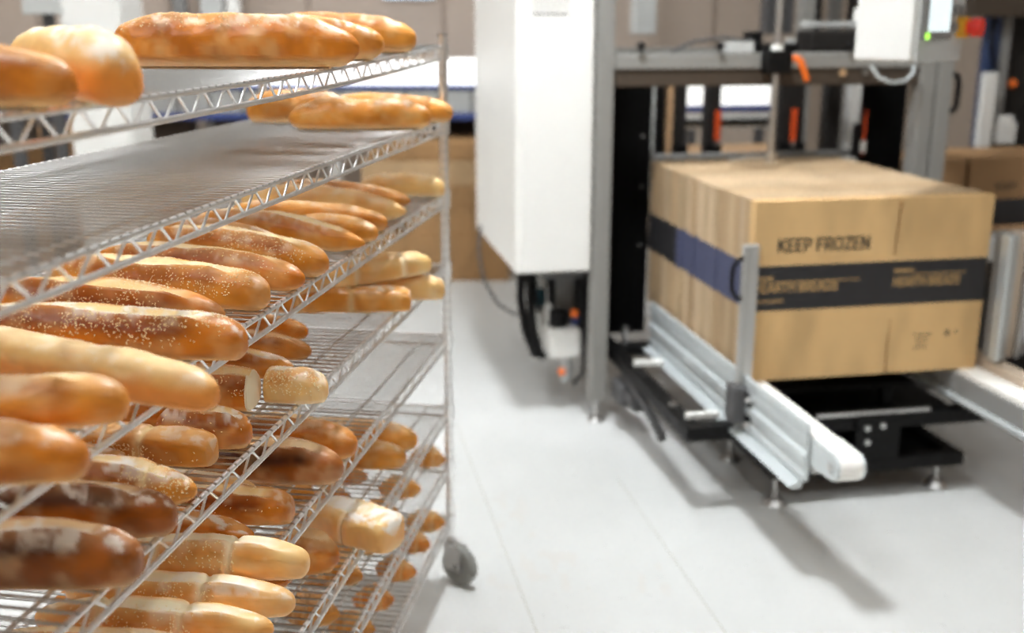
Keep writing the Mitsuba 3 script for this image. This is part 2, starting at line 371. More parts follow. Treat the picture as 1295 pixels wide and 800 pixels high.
def seeds_on(mesh, UA, count, seed, region=(0.04, 0.96, 5, 175), size=1.0):
    rng = np.random.default_rng(seed)
    tri = mesh.triangles; U, A = UA; fu, fa = U[mesh.faces].mean(1), np.median(A[mesh.faces], 1)
    ok = (fu > region[0]) & (fu < region[1]) & (fa > region[2]) & (fa < region[3])
    cen = tri.mean(1)
    dens = np.clip((meshkit.fbm(cen / 0.035 + seed * 3.1, 3, seed) - 0.34) * 5, 0.08, 1)
    w = np.where(ok, mesh.area_faces * dens, 0); w /= w.sum()
    idx = rng.choice(len(w), count, p=w)
    b = rng.dirichlet((1, 1, 1), count); c = (tri[idx] * b[:, :, None]).sum(1); n = mesh.face_normals[idx]
    r = rng.normal(size=(count, 3)); t = np.cross(n, r); t /= np.linalg.norm(t, axis=1, keepdims=True); s = np.cross(n, t)
    k = size * rng.uniform(0.8, 1.2, count)[:, None]
    l, w2, h = 0.0018 * k, 0.00108 * k, 0.0008 * k
    V = np.stack([c + t * l, c + s * w2 + t * l * .25, c - t * l, c - s * w2 + t * l * .25, c + n * h * 1.5, c - n * h], 1)
    F = np.array([[0, 1, 4], [1, 2, 4], [2, 3, 4], [3, 0, 4], [1, 0, 5], [2, 1, 5], [3, 2, 5], [0, 3, 5]])
    return trimesh.Trimesh(V.reshape(-1, 3), (F[None] + 6 * np.arange(count)[:, None, None]).reshape(-1, 3), process=False)

def bread(name, category, label, s, r, q, L, W, H, hd, dz=0.0, seeds=0, region=(0.04, 0.96, 5, 175), group=None, pitch=0.0, **k):
    """A loaf on shelf s, its front tip at (r, q) of the rack, running back at hd degrees from straight across."""
    key = thing(name, label, category, group)
    m, C, UA = loaf(L, W, H, **k)
    rm = r + L / 2 * math.sin(math.radians(hd))
    fr = RACK @ rotz(90 - hd, (r, q, deck(s, rm) + 0.0005 + dz)) @ trimesh.transformations.rotation_matrix(math.radians(pitch), (0, 1, 0))
    put(key, m, 'm_crust', fr, True, color=C)
    if seeds:
        part(key, 'sesame_seeds', seeds_on(m, UA, seeds, k.get('seed', 0) + 1, region), 'm_seed', fr, kind='stuff')
    return key, fr, m
# ---- top shelf
bread('bread_loaf', 'loaf', 'big golden sesame loaf lying across the top shelf', 1, -0.945, -0.062, 0.47, 0.125, 0.098, -4, seeds=700, region=(0.3, 0.97, 35, 150), pal='orange', ear=0.55, flour=0.55, seed=1, tip=(2.4, 1.7), end=(4.0, 2.8), nu=130, na=64, ear_line=(74, 62))
bread('bread_loaf', 'loaf', 'golden loaf just behind the big sesame loaf on the top shelf', 1, -0.69, -0.035, 0.46, 0.115, 0.088, 4, pal='gold', flour=0.8, seed=2, tip=(2.6, 1.9), ear_line=(70, 64))
k, fr, m = bread('bread_loaf', 'loaf', 'farthest golden loaf on the top shelf, nearest its corner post', 1, -0.4, -0.03, 0.46, 0.105, 0.085, 6, pal='gold', flour=0.4, seed=3, tip=(3.0, 2.0), dz=0.0)
bread('bread_loaf', 'loaf', 'nearest loaf on the top shelf, blurred and cut off by the left edge', 1, -1.872, -0.045, 0.42, 0.078, 0.068, -2, pal='orange', ear=0.3, flour=0.3, seed=5, tip=(3.0, 2.2))
bread('bread_loaf', 'loaf', 'plain rounded loaf on the top shelf pointing its blunt end forward', 1, -1.8, -0.055, 0.33, 0.092, 0.082, 40, pal='pale', ear=0.0, flour=0.9, seed=6, tip=(4.0, 2.6), blush=0.9, dz=-0.006, pitch=-2.0)
bread('bread_loaf', 'loaf', 'golden loaf in the second row behind the big sesame loaf on the top shelf', 1, -0.81, 0.09, 0.38, 0.11, 0.086, 2, pal='gold', flour=0.8, seed=66)
# ---- second shelf
bread('bread_loaf', 'loaf', 'front loaf of the three at the far end of the second shelf', 2, -0.292, -0.036, 0.35, 0.10, 0.076, -12, pal='gold', ear=0.25, flour=0.6, seed=7, tip=(2.8, 2.0), end=(2.6, 1.8))
bread('bread_loaf', 'loaf', 'loaf tip reaching past the corner post on the second shelf', 2, -0.13, -0.055, 0.40, 0.092, 0.074, 12, pal='gold', ear=0.3, flour=0.7, seed=8, tip=(2.8, 2.0))
bread('bread_loaf', 'loaf', 'floury loaf behind the other two on the second shelf', 2, -0.19, 0.19, 0.3, 0.082, 0.088, 0, pal='gold', ear=0.2, flour=0.9, seed=9)
# ---- third shelf, from its far end to the near one
bread('bread_loaf', 'loaf', 'small pale plain loaf beside the corner post on the third shelf', 3, -0.085, -0.02, 0.24, 0.078, 0.062, 0, pal='pale', ear=0, flour=0.3, seed=10, tip=(3.2, 2.4))
bread('bread_loaf', 'loaf', 'thin brown loaf with a floury top, second from the corner post on the third shelf', 3, -0.30, 0.02, 0.45, 0.078, 0.056, 24, pal='brown', ear=0.8, flour=0.6, seed=11, tip=(2.0, 1.6), ear_line=(60, 60))
bread('bread_loaf', 'loaf', 'long straight loaf with a torn pointed tip, third from the corner post', 3, -0.495, -0.022, 0.46, 0.095, 0.078, 12, pal='pale', ear=0.3, flour=0.25, seed=12, tip=(1.7, 1.4))
bread('bread_loaf', 'loaf', 'smooth golden loaf between the torn-tip loaf and a shorter loaf', 3, -0.625, -0.012, 0.42, 0.076, 0.06, 13, pal='gold', ear=0.2, flour=0.3, seed=13)
bread('bread_loaf', 'loaf', 'short smooth loaf with a round tip beside a pointed loaf on the third shelf', 3, -0.735, -0.021, 0.22, 0.066, 0.052, 16, pal='gold', ear=0.15, flour=0.25, seed=14)
bread('bread_loaf', 'loaf', 'unseeded golden loaf with a sharply pointed tip on the third shelf', 3, -0.872, -0.037, 0.48, 0.088, 0.070, 22, pal='gold', ear=0.8, flour=0.45, seed=15, tip=(1.55, 1.3), ear_line=(62, 58))
bread('bread_loaf', 'loaf', 'loaf half hidden behind the farthest sesame loaf of the third shelf', 3, -0.94, 0.105, 0.36, 0.072, 0.064, 20, pal='brown', ear=0.7, flour=0.5, seed=16)
bread('sesame_loaf', 'loaf', 'farthest sesame loaf on the third shelf, floury and blunt-tipped', 3, -1.078, -0.027, 0.46, 0.094, 0.073, 20, seeds=700, pal='gold', ear=1.0, flour=0.5, seed=17, tip=(3.0, 2.0), ear_line=(62, 60))
bread('sesame_loaf', 'loaf', 'lightly seeded orange loaf with a narrow tip, second of the sesame loaves', 3, -1.195, -0.026, 0.46, 0.088, 0.067, 14, seeds=260, pal='orange', ear=0.8, flour=0.3, seed=18, tip=(2.4, 1.8), ear_line=(66, 60))
bread('sesame_loaf', 'loaf', 'thickly seeded loaf with a full rounded tip on the third shelf', 3, -1.322, -0.008, 0.46, 0.098, 0.071, 13, seeds=1100, pal='gold', ear=1.0, flour=0.25, seed=19, tip=(3.6, 2.6), nu=130, na=64, ear_line=(54, 60))
bread('sesame_loaf', 'loaf', 'dark-crested sesame loaf with a curved pale ridge behind the front one', 3, -1.452, 0.005, 0.46, 0.088, 0.072, 4, seeds=1100, pal='orange', ear=1.5, ear_line=(44, 62), flour=0.15, seed=20, tip=(2.4, 1.8), region=(0.2, 0.95, 5, 120), nu=130, na=64)
bread('sesame_loaf', 'loaf', 'front sesame loaf of the third shelf with flour along its split top', 3, -1.578, -0.081, 0.47, 0.088, 0.068, 1, seeds=900, pal='orange', ear=1.2, ear_line=(60, 54), flour=0.9, seed=21, tip=(4.0, 2.8), nu=130, na=64, region=(0.04, 0.96, 0, 120))
bread('bread_loaf', 'loaf', 'long smooth pale loaf sticking out over the rail of the third shelf', 3, -1.795, -0.136, 0.55, 0.07, 0.06, 17.5, dz=0.004, pal='pale', ear=0.0, flour=0.3, seed=22, tip=(4.0, 2.6), bend=0.006, nu=130, na=64, blush=0.9)
bread('bread_loaf', 'loaf', 'plain loaf with a knobbly end beside the long pale overhanging loaf', 3, -1.905, -0.088, 0.36, 0.076, 0.058, -8, pal='gold', ear=0.9, ear_line=(70, 80), flour=0.2, seed=23, tip=(3.6, 2.6), blush=0.4, dz=0.032, pitch=3.0)
bread('bread_loaf', 'loaf', 'nearest blurred loaf of the third shelf, cut off by the left edge', 3, -1.99, -0.088, 0.36, 0.078, 0.063, -8, pal='orange', ear=0.6, flour=0.5, seed=24, tip=(3.2, 2.4))
# ---- fourth shelf
bread('scored_loaf', 'loaf', 'pale scored loaf lying on top of two others on the fourth shelf', 4, -0.41, -0.058, 0.36, 0.08, 0.06, -34, dz=0.071, pal='pale', ear=0.5, flour=0.15, seed=30, segs=(0.22, 0.55), tip=(3.6, 2.4), pitch=4, boxy=0.4)
bread('scored_loaf', 'loaf', 'pale blunt loaf reaching out past the corner post on the fourth shelf', 4, -0.405, -0.090, 0.38, 0.082, 0.066, -8, pal='pale', ear=0.6, flour=0.15, seed=31, segs=(0.45,), tip=(4.0, 2.8), boxy=0.5)
bread('scored_loaf', 'loaf', 'flat-topped floury loaf in front of the stacked pair on the fourth shelf', 4, -0.520, -0.034, 0.36, 0.088, 0.058, -12, pal='gold', ear=0.4, flour=1.0, seed=32, segs=(0.38, 0.72), tip=(6, 4), topflat=0.8, boxy=0.6)
bread('bread_loaf', 'loaf', 'brown round-ended loaf set back on the fourth shelf under the truss', 4, -0.810, 0.118, 0.34, 0.068, 0.052, 10, pal='orange', ear=0.2, flour=0.1, seed=33)
bread('bread_loaf', 'loaf', 'pale brown loaf in front of the set-back brown one on the fourth shelf', 4, -0.948, 0.062, 0.36, 0.074, 0.052, 9, pal='brown', ear=0.9, flour=0.3, seed=34, ear_line=(70, 62))
bread('bread_loaf', 'loaf', 'loaf with a wide white floury split behind the cut loaf', 4, -1.070, 0.052, 0.38, 0.074, 0.055, 7, pal='gold', ear=1.4, flour=0.9, seed=35, ear_line=(60, 56))
bread('sesame_loaf', 'loaf', 'short pale seeded loaf end lying along the rail beside the cut loaf', 4, -1.176, -0.052, 0.112, 0.078, 0.062, -4, seeds=330, pal='pale', ear=0.9, flour=0.6, seed=36, tip=(2.6, 2.0), end=(8, 6))
k, fr, m = bread('sesame_loaf', 'loaf', 'cut seeded loaf showing its white crumb on the fourth shelf', 4, -1.228, 0.008, 0.3, 0.092, 0.078, -4, seeds=420, pal='orange', ear=0.9, ear_line=(45, 48), flour=0.3, seed=37, cut=0.2, end=(2.6, 2.0))
def crumb_face(m, na):
    ring = m.vertices[:na]; c = ring.mean(0); rr = c + (ring - c) * 0.93
    v = np.vstack([rr + [-0.0035, 0, 0], ring + [0.0006, 0, 0], [c + [-0.006, 0, 0]]]); j = np.arange(na); j2 = (j + 1) % na
    f = np.vstack([np.stack([j, j2, j2 + na], 1), np.stack([j, j2 + na, j + na], 1), np.stack([np.full(na, 2 * na), j2, j], 1)])
    return trimesh.Trimesh(v, f, process=False)
part(k, 'crumb', crumb_face(m, 52), 'm_crumb', fr, label='white crumb at the cut end')
bread('bread_loaf', 'loaf', 'brown loaf half hidden behind a flat slab loaf on the fourth shelf', 4, -1.34, 0.16, 0.3, 0.068, 0.056, 4, pal='orange', ear=0.3, flour=0.1, seed=38, tip=(3.4, 2.4))
bread('bread_loaf', 'loaf', 'stubby golden loaf with a floury crest behind the flat slab loaf', 4, -1.404, -0.002, 0.16, 0.084, 0.066, 0, seeds=60, pal='orange', ear=1.3, ear_line=(58, 64), flour=0.9, seed=39, tip=(2.8, 2.0))
bread('slab_loaf', 'loaf', 'long flat-topped slab loaf with a cross cut and seeded lower side', 4, -1.478, 0.028, 0.40, 0.072, 0.048, 3, seeds=420, pal='gold', ear=0.0, flour=0.45, seed=40, segs=(0.27,), tip=(8, 5), topflat=1.0, region=(0.03, 0.96, -60, 15), boxy=0.5)
bread('bread_loaf', 'loaf', 'brown-sided loaf piece behind the floury crescent loaf on the fourth shelf', 4, -1.552, 0.130, 0.30, 0.064, 0.046, 8, pal='brown', ear=1.0, flour=0.7, seed=41, tip=(4.0, 3.0), ear_line=(62, 62))
bread('sesame_loaf', 'loaf', 'loaf with a crescent of white flour and a seeded tip on the fourth shelf', 4, -1.618, -0.011, 0.34, 0.078, 0.058, 3, seeds=260, pal='gold', ear=1.0, flour=1.0, seed=42, segs=(0.2,), tip=(2.4, 1.8), region=(0.02, 0.3, -60, 120), ear_line=(60, 60))
bread('dark_loaf', 'loaf', 'dark brown loaf with a white floury ridge behind the nearest dark loaf', 4, -1.711, -0.027, 0.40, 0.082, 0.073, -4, pal='dark', ear=1.4, ear_line=(62, 56), flour=0.95, seed=43, tip=(3.4, 2.4), nu=130, na=64)
bread('dark_loaf', 'loaf', 'nearest dark brown loaf of the fourth shelf, glossy with a floury crest', 4, -1.835, -0.045, 0.40, 0.094, 0.077, -6, pal='dark', ear=1.2, ear_line=(62, 52), flour=0.95, seed=44, tip=(3.4, 2.4), nu=130, na=64)
# ---- fifth shelf
bread('bread_loaf', 'loaf', 'orange brown loaf, farthest of those at the rail of the fifth shelf', 5, -0.945, -0.026, 0.36, 0.104, 0.082, 4, pal='orange', ear=0.6, flour=0.25, seed=50, tip=(2.8, 2.0))
bread('dark_loaf', 'loaf', 'deep brown loaf with a lighter split top on the fifth shelf', 5, -1.070, -0.037, 0.36, 0.108, 0.084, 3, pal='dark', ear=1.2, ear_line=(52, 58), flour=0.1, seed=51, tip=(2.8, 2.0))
bread('bread_loaf', 'loaf', 'pale floury loaf set back under the truss of the fifth shelf', 5, -1.175, 0.095, 0.34, 0.067, 0.052, 0, pal='pale', ear=0.7, flour=0.6, seed=52)
bread('sesame_loaf', 'loaf', 'short brown loaf sprinkled with few seeds at the rail of the fifth shelf', 5, -1.245, -0.002, 0.32, 0.080, 0.064, -4, seeds=110, pal='orange', ear=1.1, ear_line=(58, 60), flour=0.4, seed=53, tip=(4.6, 3.2))
bread('slab_loaf', 'loaf', 'flat loaf with a broad white floury top on the fifth shelf', 5, -1.348, 0.03, 0.34, 0.08, 0.05, 3, pal='orange', ear=0.0, flour=1.5, seed=54, tip=(2.2, 1.8), topflat=1.0)
bread('bread_roll', 'roll', 'brown roll squeezed under the farthest pale torpedo loaf', 5, -1.455, -0.075, 0.3, 0.07, 0.022, -3, pal='orange', ear=0, flour=0.1, seed=59, tip=(4, 3))
bread('torpedo_loaf', 'loaf', 'farthest pale torpedo loaf at the rail of the fifth shelf, scored in two', 5, -1.466, -0.112, 0.36, 0.078, 0.06, -4, dz=0.0215, seeds=240, pal='pale', ear=1.0, ear_line=(60, 66), flour=0.35, seed=55, segs=(0.33, 0.66), tip=(3.6, 2.6), region=(0.3, 0.96, 5, 90), nu=130, blush=0.25)
bread('torpedo_loaf', 'loaf', 'second pale torpedo loaf with floury cuts on the fifth shelf', 5, -1.545, -0.117, 0.36, 0.07, 0.056, -4, seeds=200, pal='pale', ear=1.1, ear_line=(56, 66), flour=0.7, seed=56, segs=(0.38, 0.72), tip=(3.0, 2.3), region=(0.3, 0.96, 5, 90), nu=130, blush=0.25)
bread('torpedo_loaf', 'loaf', 'third pale torpedo loaf with an orange tip on the fifth shelf', 5, -1.618, -0.112, 0.36, 0.068, 0.052, -4, seeds=240, pal='pale', ear=1.2, ear_line=(58, 62), flour=0.6, seed=57, segs=(0.36, 0.7), tip=(2.6, 2.0), region=(0.3, 0.96, 5, 90), nu=130, blush=0.5)
bread('torpedo_loaf', 'loaf', 'nearest seeded torpedo loaf, partly below the bottom edge', 5, -1.698, -0.076, 0.36, 0.066, 0.05, -4, seeds=320, pal='gold', ear=0.6, flour=0.4, seed=58, tip=(3, 2.2))
for i, (r, q) in enumerate([(-1.80, 0.03), (-1.885, 0.05), (-1.97, 0.03)]):
    bread('sesame_loaf', 'loaf', ['seeded loaf seen through the wires below the nearest dark loaf', 'second seeded loaf seen through the wires below the nearest dark loaf', 'seeded loaf at the lower left corner below the deck wires'][i], 5, r, q, 0.36, 0.078, 0.06, 2, seeds=250, pal='orange', ear=0.8, flour=0.2, seed=70 + i)
# ---- sixth shelf
bread('bread_loaf', 'loaf', 'farther of two plump golden loaves on the sixth shelf', 6, -0.356, 0.002, 0.34, 0.100, 0.076, 2, pal='gold', ear=0.2, flour=0.25, seed=80, tip=(2.6, 2.0))
bread('bread_loaf', 'loaf', 'nearer of two plump golden loaves on the sixth shelf', 6, -0.477, 0.0, 0.34, 0.098, 0.074, -2, pal='gold', ear=0.3, flour=0.25, seed=81, tip=(2.6, 2.0))
bread('pillow_roll', 'roll', 'square pale pinched roll overhanging the rail of the sixth shelf', 6, -0.905, -0.088, 0.21, 0.105, 0.074, 20, pal='pale', ear=0.35, flour=1.2, seed=82, segs=(0.5,), tip=(9, 6), end=(6, 4), topflat=0.6, lump=0.06, boxy=0.9, blush=0.3)
bread('pillow_roll', 'roll', 'brown pinched roll with a pointed corner beside the square pale roll', 6, -1.010, 0.0, 0.16, 0.105, 0.078, 0, pal='orange', ear=0.3, flour=0.1, seed=83, tip=(1.9, 1.6), lump=0.12, boxy=0.5)
for i, r in enumerate([-0.60, -0.715, -1.13, -1.24, -1.35, -1.46]):
    bread('bread_loaf', 'loaf', ['first brown loaf', 'second brown loaf', 'third brown loaf', 'fourth brown loaf', 'fifth brown loaf', 'sixth brown loaf'][i] + ' from the far post in the back row of the sixth shelf', 6, r, 0.14 + 0.02 * (i % 2), 0.32, 0.088, 0.066, (i % 3) * 4 - 4, pal=['orange', 'brown', 'orange'][i % 3], ear=0.8, flour=0.2, seed=84 + i)
# ---- small rolls on the two lowest shelves
ORD = ['first', 'second', 'third', 'fourth', 'fifth', 'sixth', 'seventh', 'eighth', 'ninth', 'tenth']
def roll(s, r, q, label, seed, group):
    rng = random.Random(seed)
    bread('small_roll', 'roll', label, s, r, q, 0.118 + rng.uniform(-.01, .01), 0.076, 0.064, rng.uniform(-14, 14), pal=rng.choice(['brown', 'orange', 'gold']), group=group,
          ear=0.0, flour=0.15, seed=seed, segs=(0.3, 0.55, 0.78), tip=(1.5, 1.15), end=(1.6, 1.2), lump=0.2, nu=48, na=32)
for i, r in enumerate([-0.049, -0.264, -0.43, -0.60, -0.763, -0.929]):
    roll(7, r, [-0.002, 0.019, 0.034, 0.03, 0.031, 0.033][i], ORD[i] + ' small pointed roll from the far post along the rail of the second lowest shelf', 100 + i, 'small rolls on the second lowest shelf')
for i, r in enumerate([-0.10, -0.246, -0.404, -0.55, -0.696]):
    roll(8, r, [-0.008, 0.0, 0.0, 0.021, 0.028][i], ORD[i] + ' small pointed roll from the far post along the rail of the lowest shelf', 120 + i, 'small rolls on the lowest shelf')
for i, r in enumerate([-0.20, -0.35, -0.50, -0.65, -0.80]):
    roll(7, r, 0.19, ORD[i] + ' small roll from the far post in the second row of the second lowest shelf', 140 + i, 'small rolls in the second row of the second lowest shelf')
for i, r in enumerate([-0.17, -0.32, -0.47, -0.62]):
    roll(8, r, 0.18, ORD[i] + ' small roll from the far post in the second row of the lowest shelf', 150 + i, 'small rolls in the second row of the lowest shelf')
# ------------------------------------------------------------------ the carton machine (frame MACH: x across, y away, z up)
M = MACH
mach = thing('carton_erector', 'grey steel carton erecting machine with black side panels and a carton magazine', 'machine')
part(mach, 'post', box(1.134, 1.206, 4.20, 4.28, 0.10, 2.35, 0.005), 'm_frame_grey', M)
for x in (2.545, 2.625):
    part(mach, 'post', box(x, x + 0.072, 4.20, 4.28, 0.10, 2.35, 0.005), 'm_frame_grey', M)
for x in (1.134, 2.585):
    part(mach, 'post', box(x, x + 0.072, 5.45, 5.53, 0.10, 2.35, 0.005), 'm_frame_grey', M)
for (x, y) in ((1.17, 4.24), (2.60, 4.24), (1.17, 5.49), (2.62, 5.49)):
    ft = part(mach, 'levelling_foot', cat([cyl((x, y, 0.012), (x, y, 0.10), 0.010, 12), cyl((x, y, 0), (x, y, 0.016), 0.036, 24, 0.024)]), 'm_steel', M, 40)
part(mach, 'top_beam', box(1.207, 2.544, 4.205, 4.275, 1.493, 1.555, 0.004), 'm_frame_grey', M)
part(mach, 'rear_beam', box(1.207, 2.584, 5.455, 5.525, 1.493, 1.555, 0.004), 'm_frame_grey', M)
for x in (1.14, 2.60):
    part(mach, 'side_beam', box(x, x + 0.06, 4.281, 5.449, 1.493, 1.555, 0.004), 'm_frame_grey', M)
part(mach, 'dark_rail', box(1.21, 2.54, 4.215, 4.27, 1.425, 1.492, 0.004), 'm_brown_dark', M)
part(mach, 'side_panel', box(1.27, 1.462, 4.49, 4.515, 0.316, 1.44, 0.003), 'm_black_matt', M)
part(mach, 'side_panel', box(1.207, 1.229, 4.282, 5.40, 0.24, 1.42, 0.003), 'm_black_matt', M)
part(mach, 'side_panel', box(2.448, 2.66, 4.49, 4.515, 0.24, 1.42, 0.003), 'm_black_matt', M)
for z in (1.2, 0.98, 0.72):
    part(mach, 'panel_screw', cyl((1.425, 4.488, z), (1.425, 4.492, z), 0.006, 10), 'm_mid_grey', M)
for x in (1.29, 1.62, 2.18):
    part(mach, 'knob', cat([cyl((x + .02, 4.19, 1.562), (x + .02, 4.19, 1.572), 0.007, 12), ball((x + .02, 4.19, 1.585), 0.016)]), 'm_black', M, 40)
part(mach, 'beam_plug', cyl((2.19, 4.203, 1.474), (2.19, 4.207, 1.474), 0.015, 14), 'm_wood', M)
part(mach, 'beam_plug', cyl((2.29, 4.203, 1.474), (2.29, 4.207, 1.474), 0.012, 14), 'm_steel', M)
# what sits on the beam
part(mach, 'valve_box', box(1.69, 1.80, 4.22, 4.34, 1.556, 1.60, 0.004), 'm_panel_grey', M)
part(mach, 'motor', cat([box(2.087, 2.335, 4.3, 4.46, 1.556, 1.645, 0.01), box(2.336, 2.365, 4.33, 4.43, 1.57, 1.62, 0.006)]), 'm_dark', M)
part(mach, 'motor', box(1.895, 2.034, 4.3, 4.42, 1.556, 1.592, 0.006), 'm_black', M)
part(mach, 'bracket', box(1.805, 1.86, 4.28, 4.36, 1.556, 1.64, 0.004), 'm_black', M)
part(mach, 'cable', tube([(1.45, 4.24, 1.56), (1.55, 4.25, 1.60), (1.68, 4.26, 1.615), (1.8, 4.27, 1.60), (1.86, 4.3, 1.59)], 0.007, 8), 'm_dark_grey', M, True)
part(mach, 'hose', tube([(2.30, 4.18, 1.50), (2.33, 4.16, 1.455), (2.38, 4.15, 1.435), (2.44, 4.15, 1.44), (2.48, 4.16, 1.47), (2.49, 4.17, 1.50)], 0.0075, 10), 'm_hose', M, True)
part(mach, 'upper_tray', box(2.15, 2.54, 4.47, 4.55, 1.655, 1.682, 0.004), 'm_panel_grey', M)
for x in (2.37, 2.5):
    part(mach, 'tray_leg', box(x, x + 0.03, 4.48, 4.54, 1.556, 1.6545), 'm_panel_grey', M)
part(mach, 'white_sensor', box(2.39, 2.46, 4.48, 4.54, 1.683, 1.74, 0.006), 'm_white', M)
# inner columns seen through the opening
for (x0, x1, m_) in ((1.594, 1.628, 'm_panel_grey'), (1.638, 1.677, 'm_black'), (1.689, 1.719, 'm_wood'), (1.722, 1.785, 'm_dark'), (1.889, 1.957, 'm_dark'), (2.267, 2.392, 'm_dark')):
    c = part(mach, 'inner_column', box(x0, x1, 4.95, 5.02, 0.85, 1.49, 0.004), m_, M)
    if m_ == 'm_dark':
        part(c, 'carriage', box(x0 - .008, x1 + .008, 4.93, 4.9495, 1.0, 1.11, 0.004), 'm_black', M)
for (x, z0, z1) in ((1.938, 1.13, 1.27), (2.332, 1.12, 1.275)):
    k_ = part(mach, 'orange_spring', cyl((x, 4.932, z0), (x, 4.932, z1), 0.016, 14), 'm_orange_dark', M, 40)
    part(k_, 'end_cap', cyl((x, 4.932, z0 - .025), (x, 4.932, z0 - .0005), 0.013, 14), 'm_steel', M, 40)
part(mach, 'air_line', cyl((2.448, 4.46, 1.10), (2.452, 4.46, 1.30), 0.006, 10), 'm_orange_dark', M, 40)
part(mach, 'air_fitting', cyl((2.446, 4.455, 1.115), (2.446, 4.455, 1.165), 0.013, 12), 'm_white', M, 40)
part(mach, 'sensor_block', box(2.41, 2.447, 4.47, 4.50, 1.09, 1.24, 0.003), 'm_black', M)
part(mach, 'inner_beam', box(1.231, 2.584, 4.93, 5.04, 0.78, 0.849, 0.004), 'm_dark', M)
part(mach, 'back_plate', box(1.3, 2.5, 4.56, 4.60, 1.085, 1.11, 0.003), 'm_mid_grey', M)
# door handle on the right hand post
part(mach, 'door_handle', tube([(2.698, 4.24, 1.465), (2.715, 4.235, 1.465), (2.735, 4.232, 1.455), (2.742, 4.23, 1.43), (2.742, 4.23, 1.385), (2.742, 4.23, 1.34), (2.735, 4.232, 1.315), (2.715, 4.235, 1.305), (2.698, 4.24, 1.305)], 0.0125, 12), 'm_black', M, True)
# clamped vertical rod resting on the cartons
rod = part(mach, 'hold_down_rod', cyl((1.868, 4.15, 1.12), (1.868, 4.15, 2.3), 0.0145, 20), 'm_steel', M, 40)
part(rod, 'clamp', box(1.822, 1.925, 4.12, 4.203, 1.475, 1.565, 0.006), 'm_black', M)
part(rod, 'clamp_collar', cyl((1.868, 4.15, 1.566), (1.868, 4.15, 1.59), 0.026, 20), 'm_white', M, 40)
part(rod, 'clamp_lever', cat([cyl((1.926, 4.13, 1.535), (1.95, 4.12, 1.535), 0.014, 14), tube([(1.945, 4.12, 1.54), (1.96, 4.115, 1.515), (1.985, 4.11, 1.455), (1.988, 4.11, 1.445)], [0.012, 0.014, 0.012, 0.009], 12)]), 'm_orange', M, True)
part(rod, 'foot_arm', box(1.70, 1.85, 4.17, 4.2, 1.119, 1.134, 0.003), 'm_steel', M)
part(rod, 'foot', cat([cyl((1.868, 4.15, 1.118), (1.868, 4.15, 1.16), 0.026, 20), box(1.74, 1.845, 4.14, 4.17, 1.126, 1.146, 0.003)]), 'm_steel', M, 40)
# base: upper black frame
for (n, b) in (('base_bar', box(1.235, 2.62, 3.29, 3.35, 0.262, 0.315, 0.003)), ('base_bar', box(1.235, 1.295, 3.351, 4.55, 0.262, 0.315, 0.003)), ('base_bar', box(2.56, 2.62, 3.351, 4.55, 0.262, 0.315, 0.003)),
               ('base_bar', box(1.296, 2.559, 4.30, 4.36, 0.262, 0.315, 0.003))):
    part(mach, n, b, 'm_black', M)
part(mach, 'base_plate', box(1.60, 2.40, 3.56, 4.25, 0.222, 0.24, 0.0), 'm_black', M)
for (a, b) in (((1.26, 3.375, 0), (1.384, 3.375, 0)), ((1.26, 4.0, 0), (1.384, 4.0, 0))):
    part(mach, 'guide_bar', box(a[0], b[0], a[1] - 0.012, a[1] + 0.012, 0.316, 0.34, 0.004), 'm_white', M)
part(mach, 'guide_bar', box(1.72, 2.16, 3.29, 3.305, 0.316, 0.33, 0.002), 'm_steel', M)
part(mach, 'bolt', cyl((1.265, 3.52, 0.315), (1.265, 3.52, 0.325), 0.016, 16), 'm_steel', M, 40)
part(mach, 'bolt', cyl((1.32, 4.33, 0.315), (1.32, 4.33, 0.39), 0.013, 14), 'm_steel', M, 40)
part(mach, 'bolt_plate', box(1.87, 2.04, 3.275, 3.2895, 0.149, 0.314, 0.002), 'm_black', M)
for (x, z) in ((1.905, 0.275), (1.965, 0.281), (1.91, 0.222)):
    part(mach, 'bolt', cyl((x, 3.266, z), (x, 3.2748, z), 0.011, 14), 'm_steel', M, 40)
part(mach, 'drive_arm', tube([(1.255, 4.10, 0.25), (1.25, 3.9, 0.235), (1.255, 3.75, 0.20), (1.27, 3.66, 0.15), (1.272, 3.645, 0.13)], 0.016, 10), 'm_dark_grey', M, True)
part(mach, 'gear_motor', cat([box(1.22, 1.33, 4.05, 4.19, 0.12, 0.215, 0.012), cyl((1.27, 3.95, 0.17), (1.27, 4.05, 0.17), 0.035, 18)]), 'm_dark_grey', M)
# lower black frame on feet
for b in (box(1.56, 2.31, 3.28, 3.33, 0.100, 0.148, 0.003), box(1.56, 1.61, 3.331, 3.75, 0.100, 0.148, 0.003), box(2.26, 2.31, 3.331, 3.75, 0.100, 0.148, 0.003), box(1.611, 2.259, 3.70, 3.75, 0.100, 0.148, 0.003)):
    part(mach, 'lower_bar', b, 'm_black', M)
part(mach, 'lower_plate', box(1.611, 2.259, 3.331, 3.699, 0.104, 0.118), 'm_black', M)
for (x, y) in ((1.58, 3.72), (2.29, 3.72)):
    part(mach, 'riser', box(x - .015, x + .015, y - .02, y + .02, 0.149, 0.2215, 0.0), 'm_black', M)
for (x, y) in ((1.585, 3.305), (2.245, 3.345), (1.585, 3.72), (2.285, 3.72)):
    part(mach, 'levelling_foot', cat([cyl((x, y, 0.012), (x, y, 0.10), 0.009, 12), cyl((x, y, 0.022), (x, y, 0.034), 0.016, 6), cyl((x, y, 0), (x, y, 0.02), 0.046, 28, 0.03)]), 'm_steel', M, 40)
for (x, z) in ((2.02, 0.36), (2.07, 0.30)):
    part(mach, 'bolt', cyl((x, 3.86, z), (x, 3.87, z), 0.014, 14), 'm_steel', M, 40)
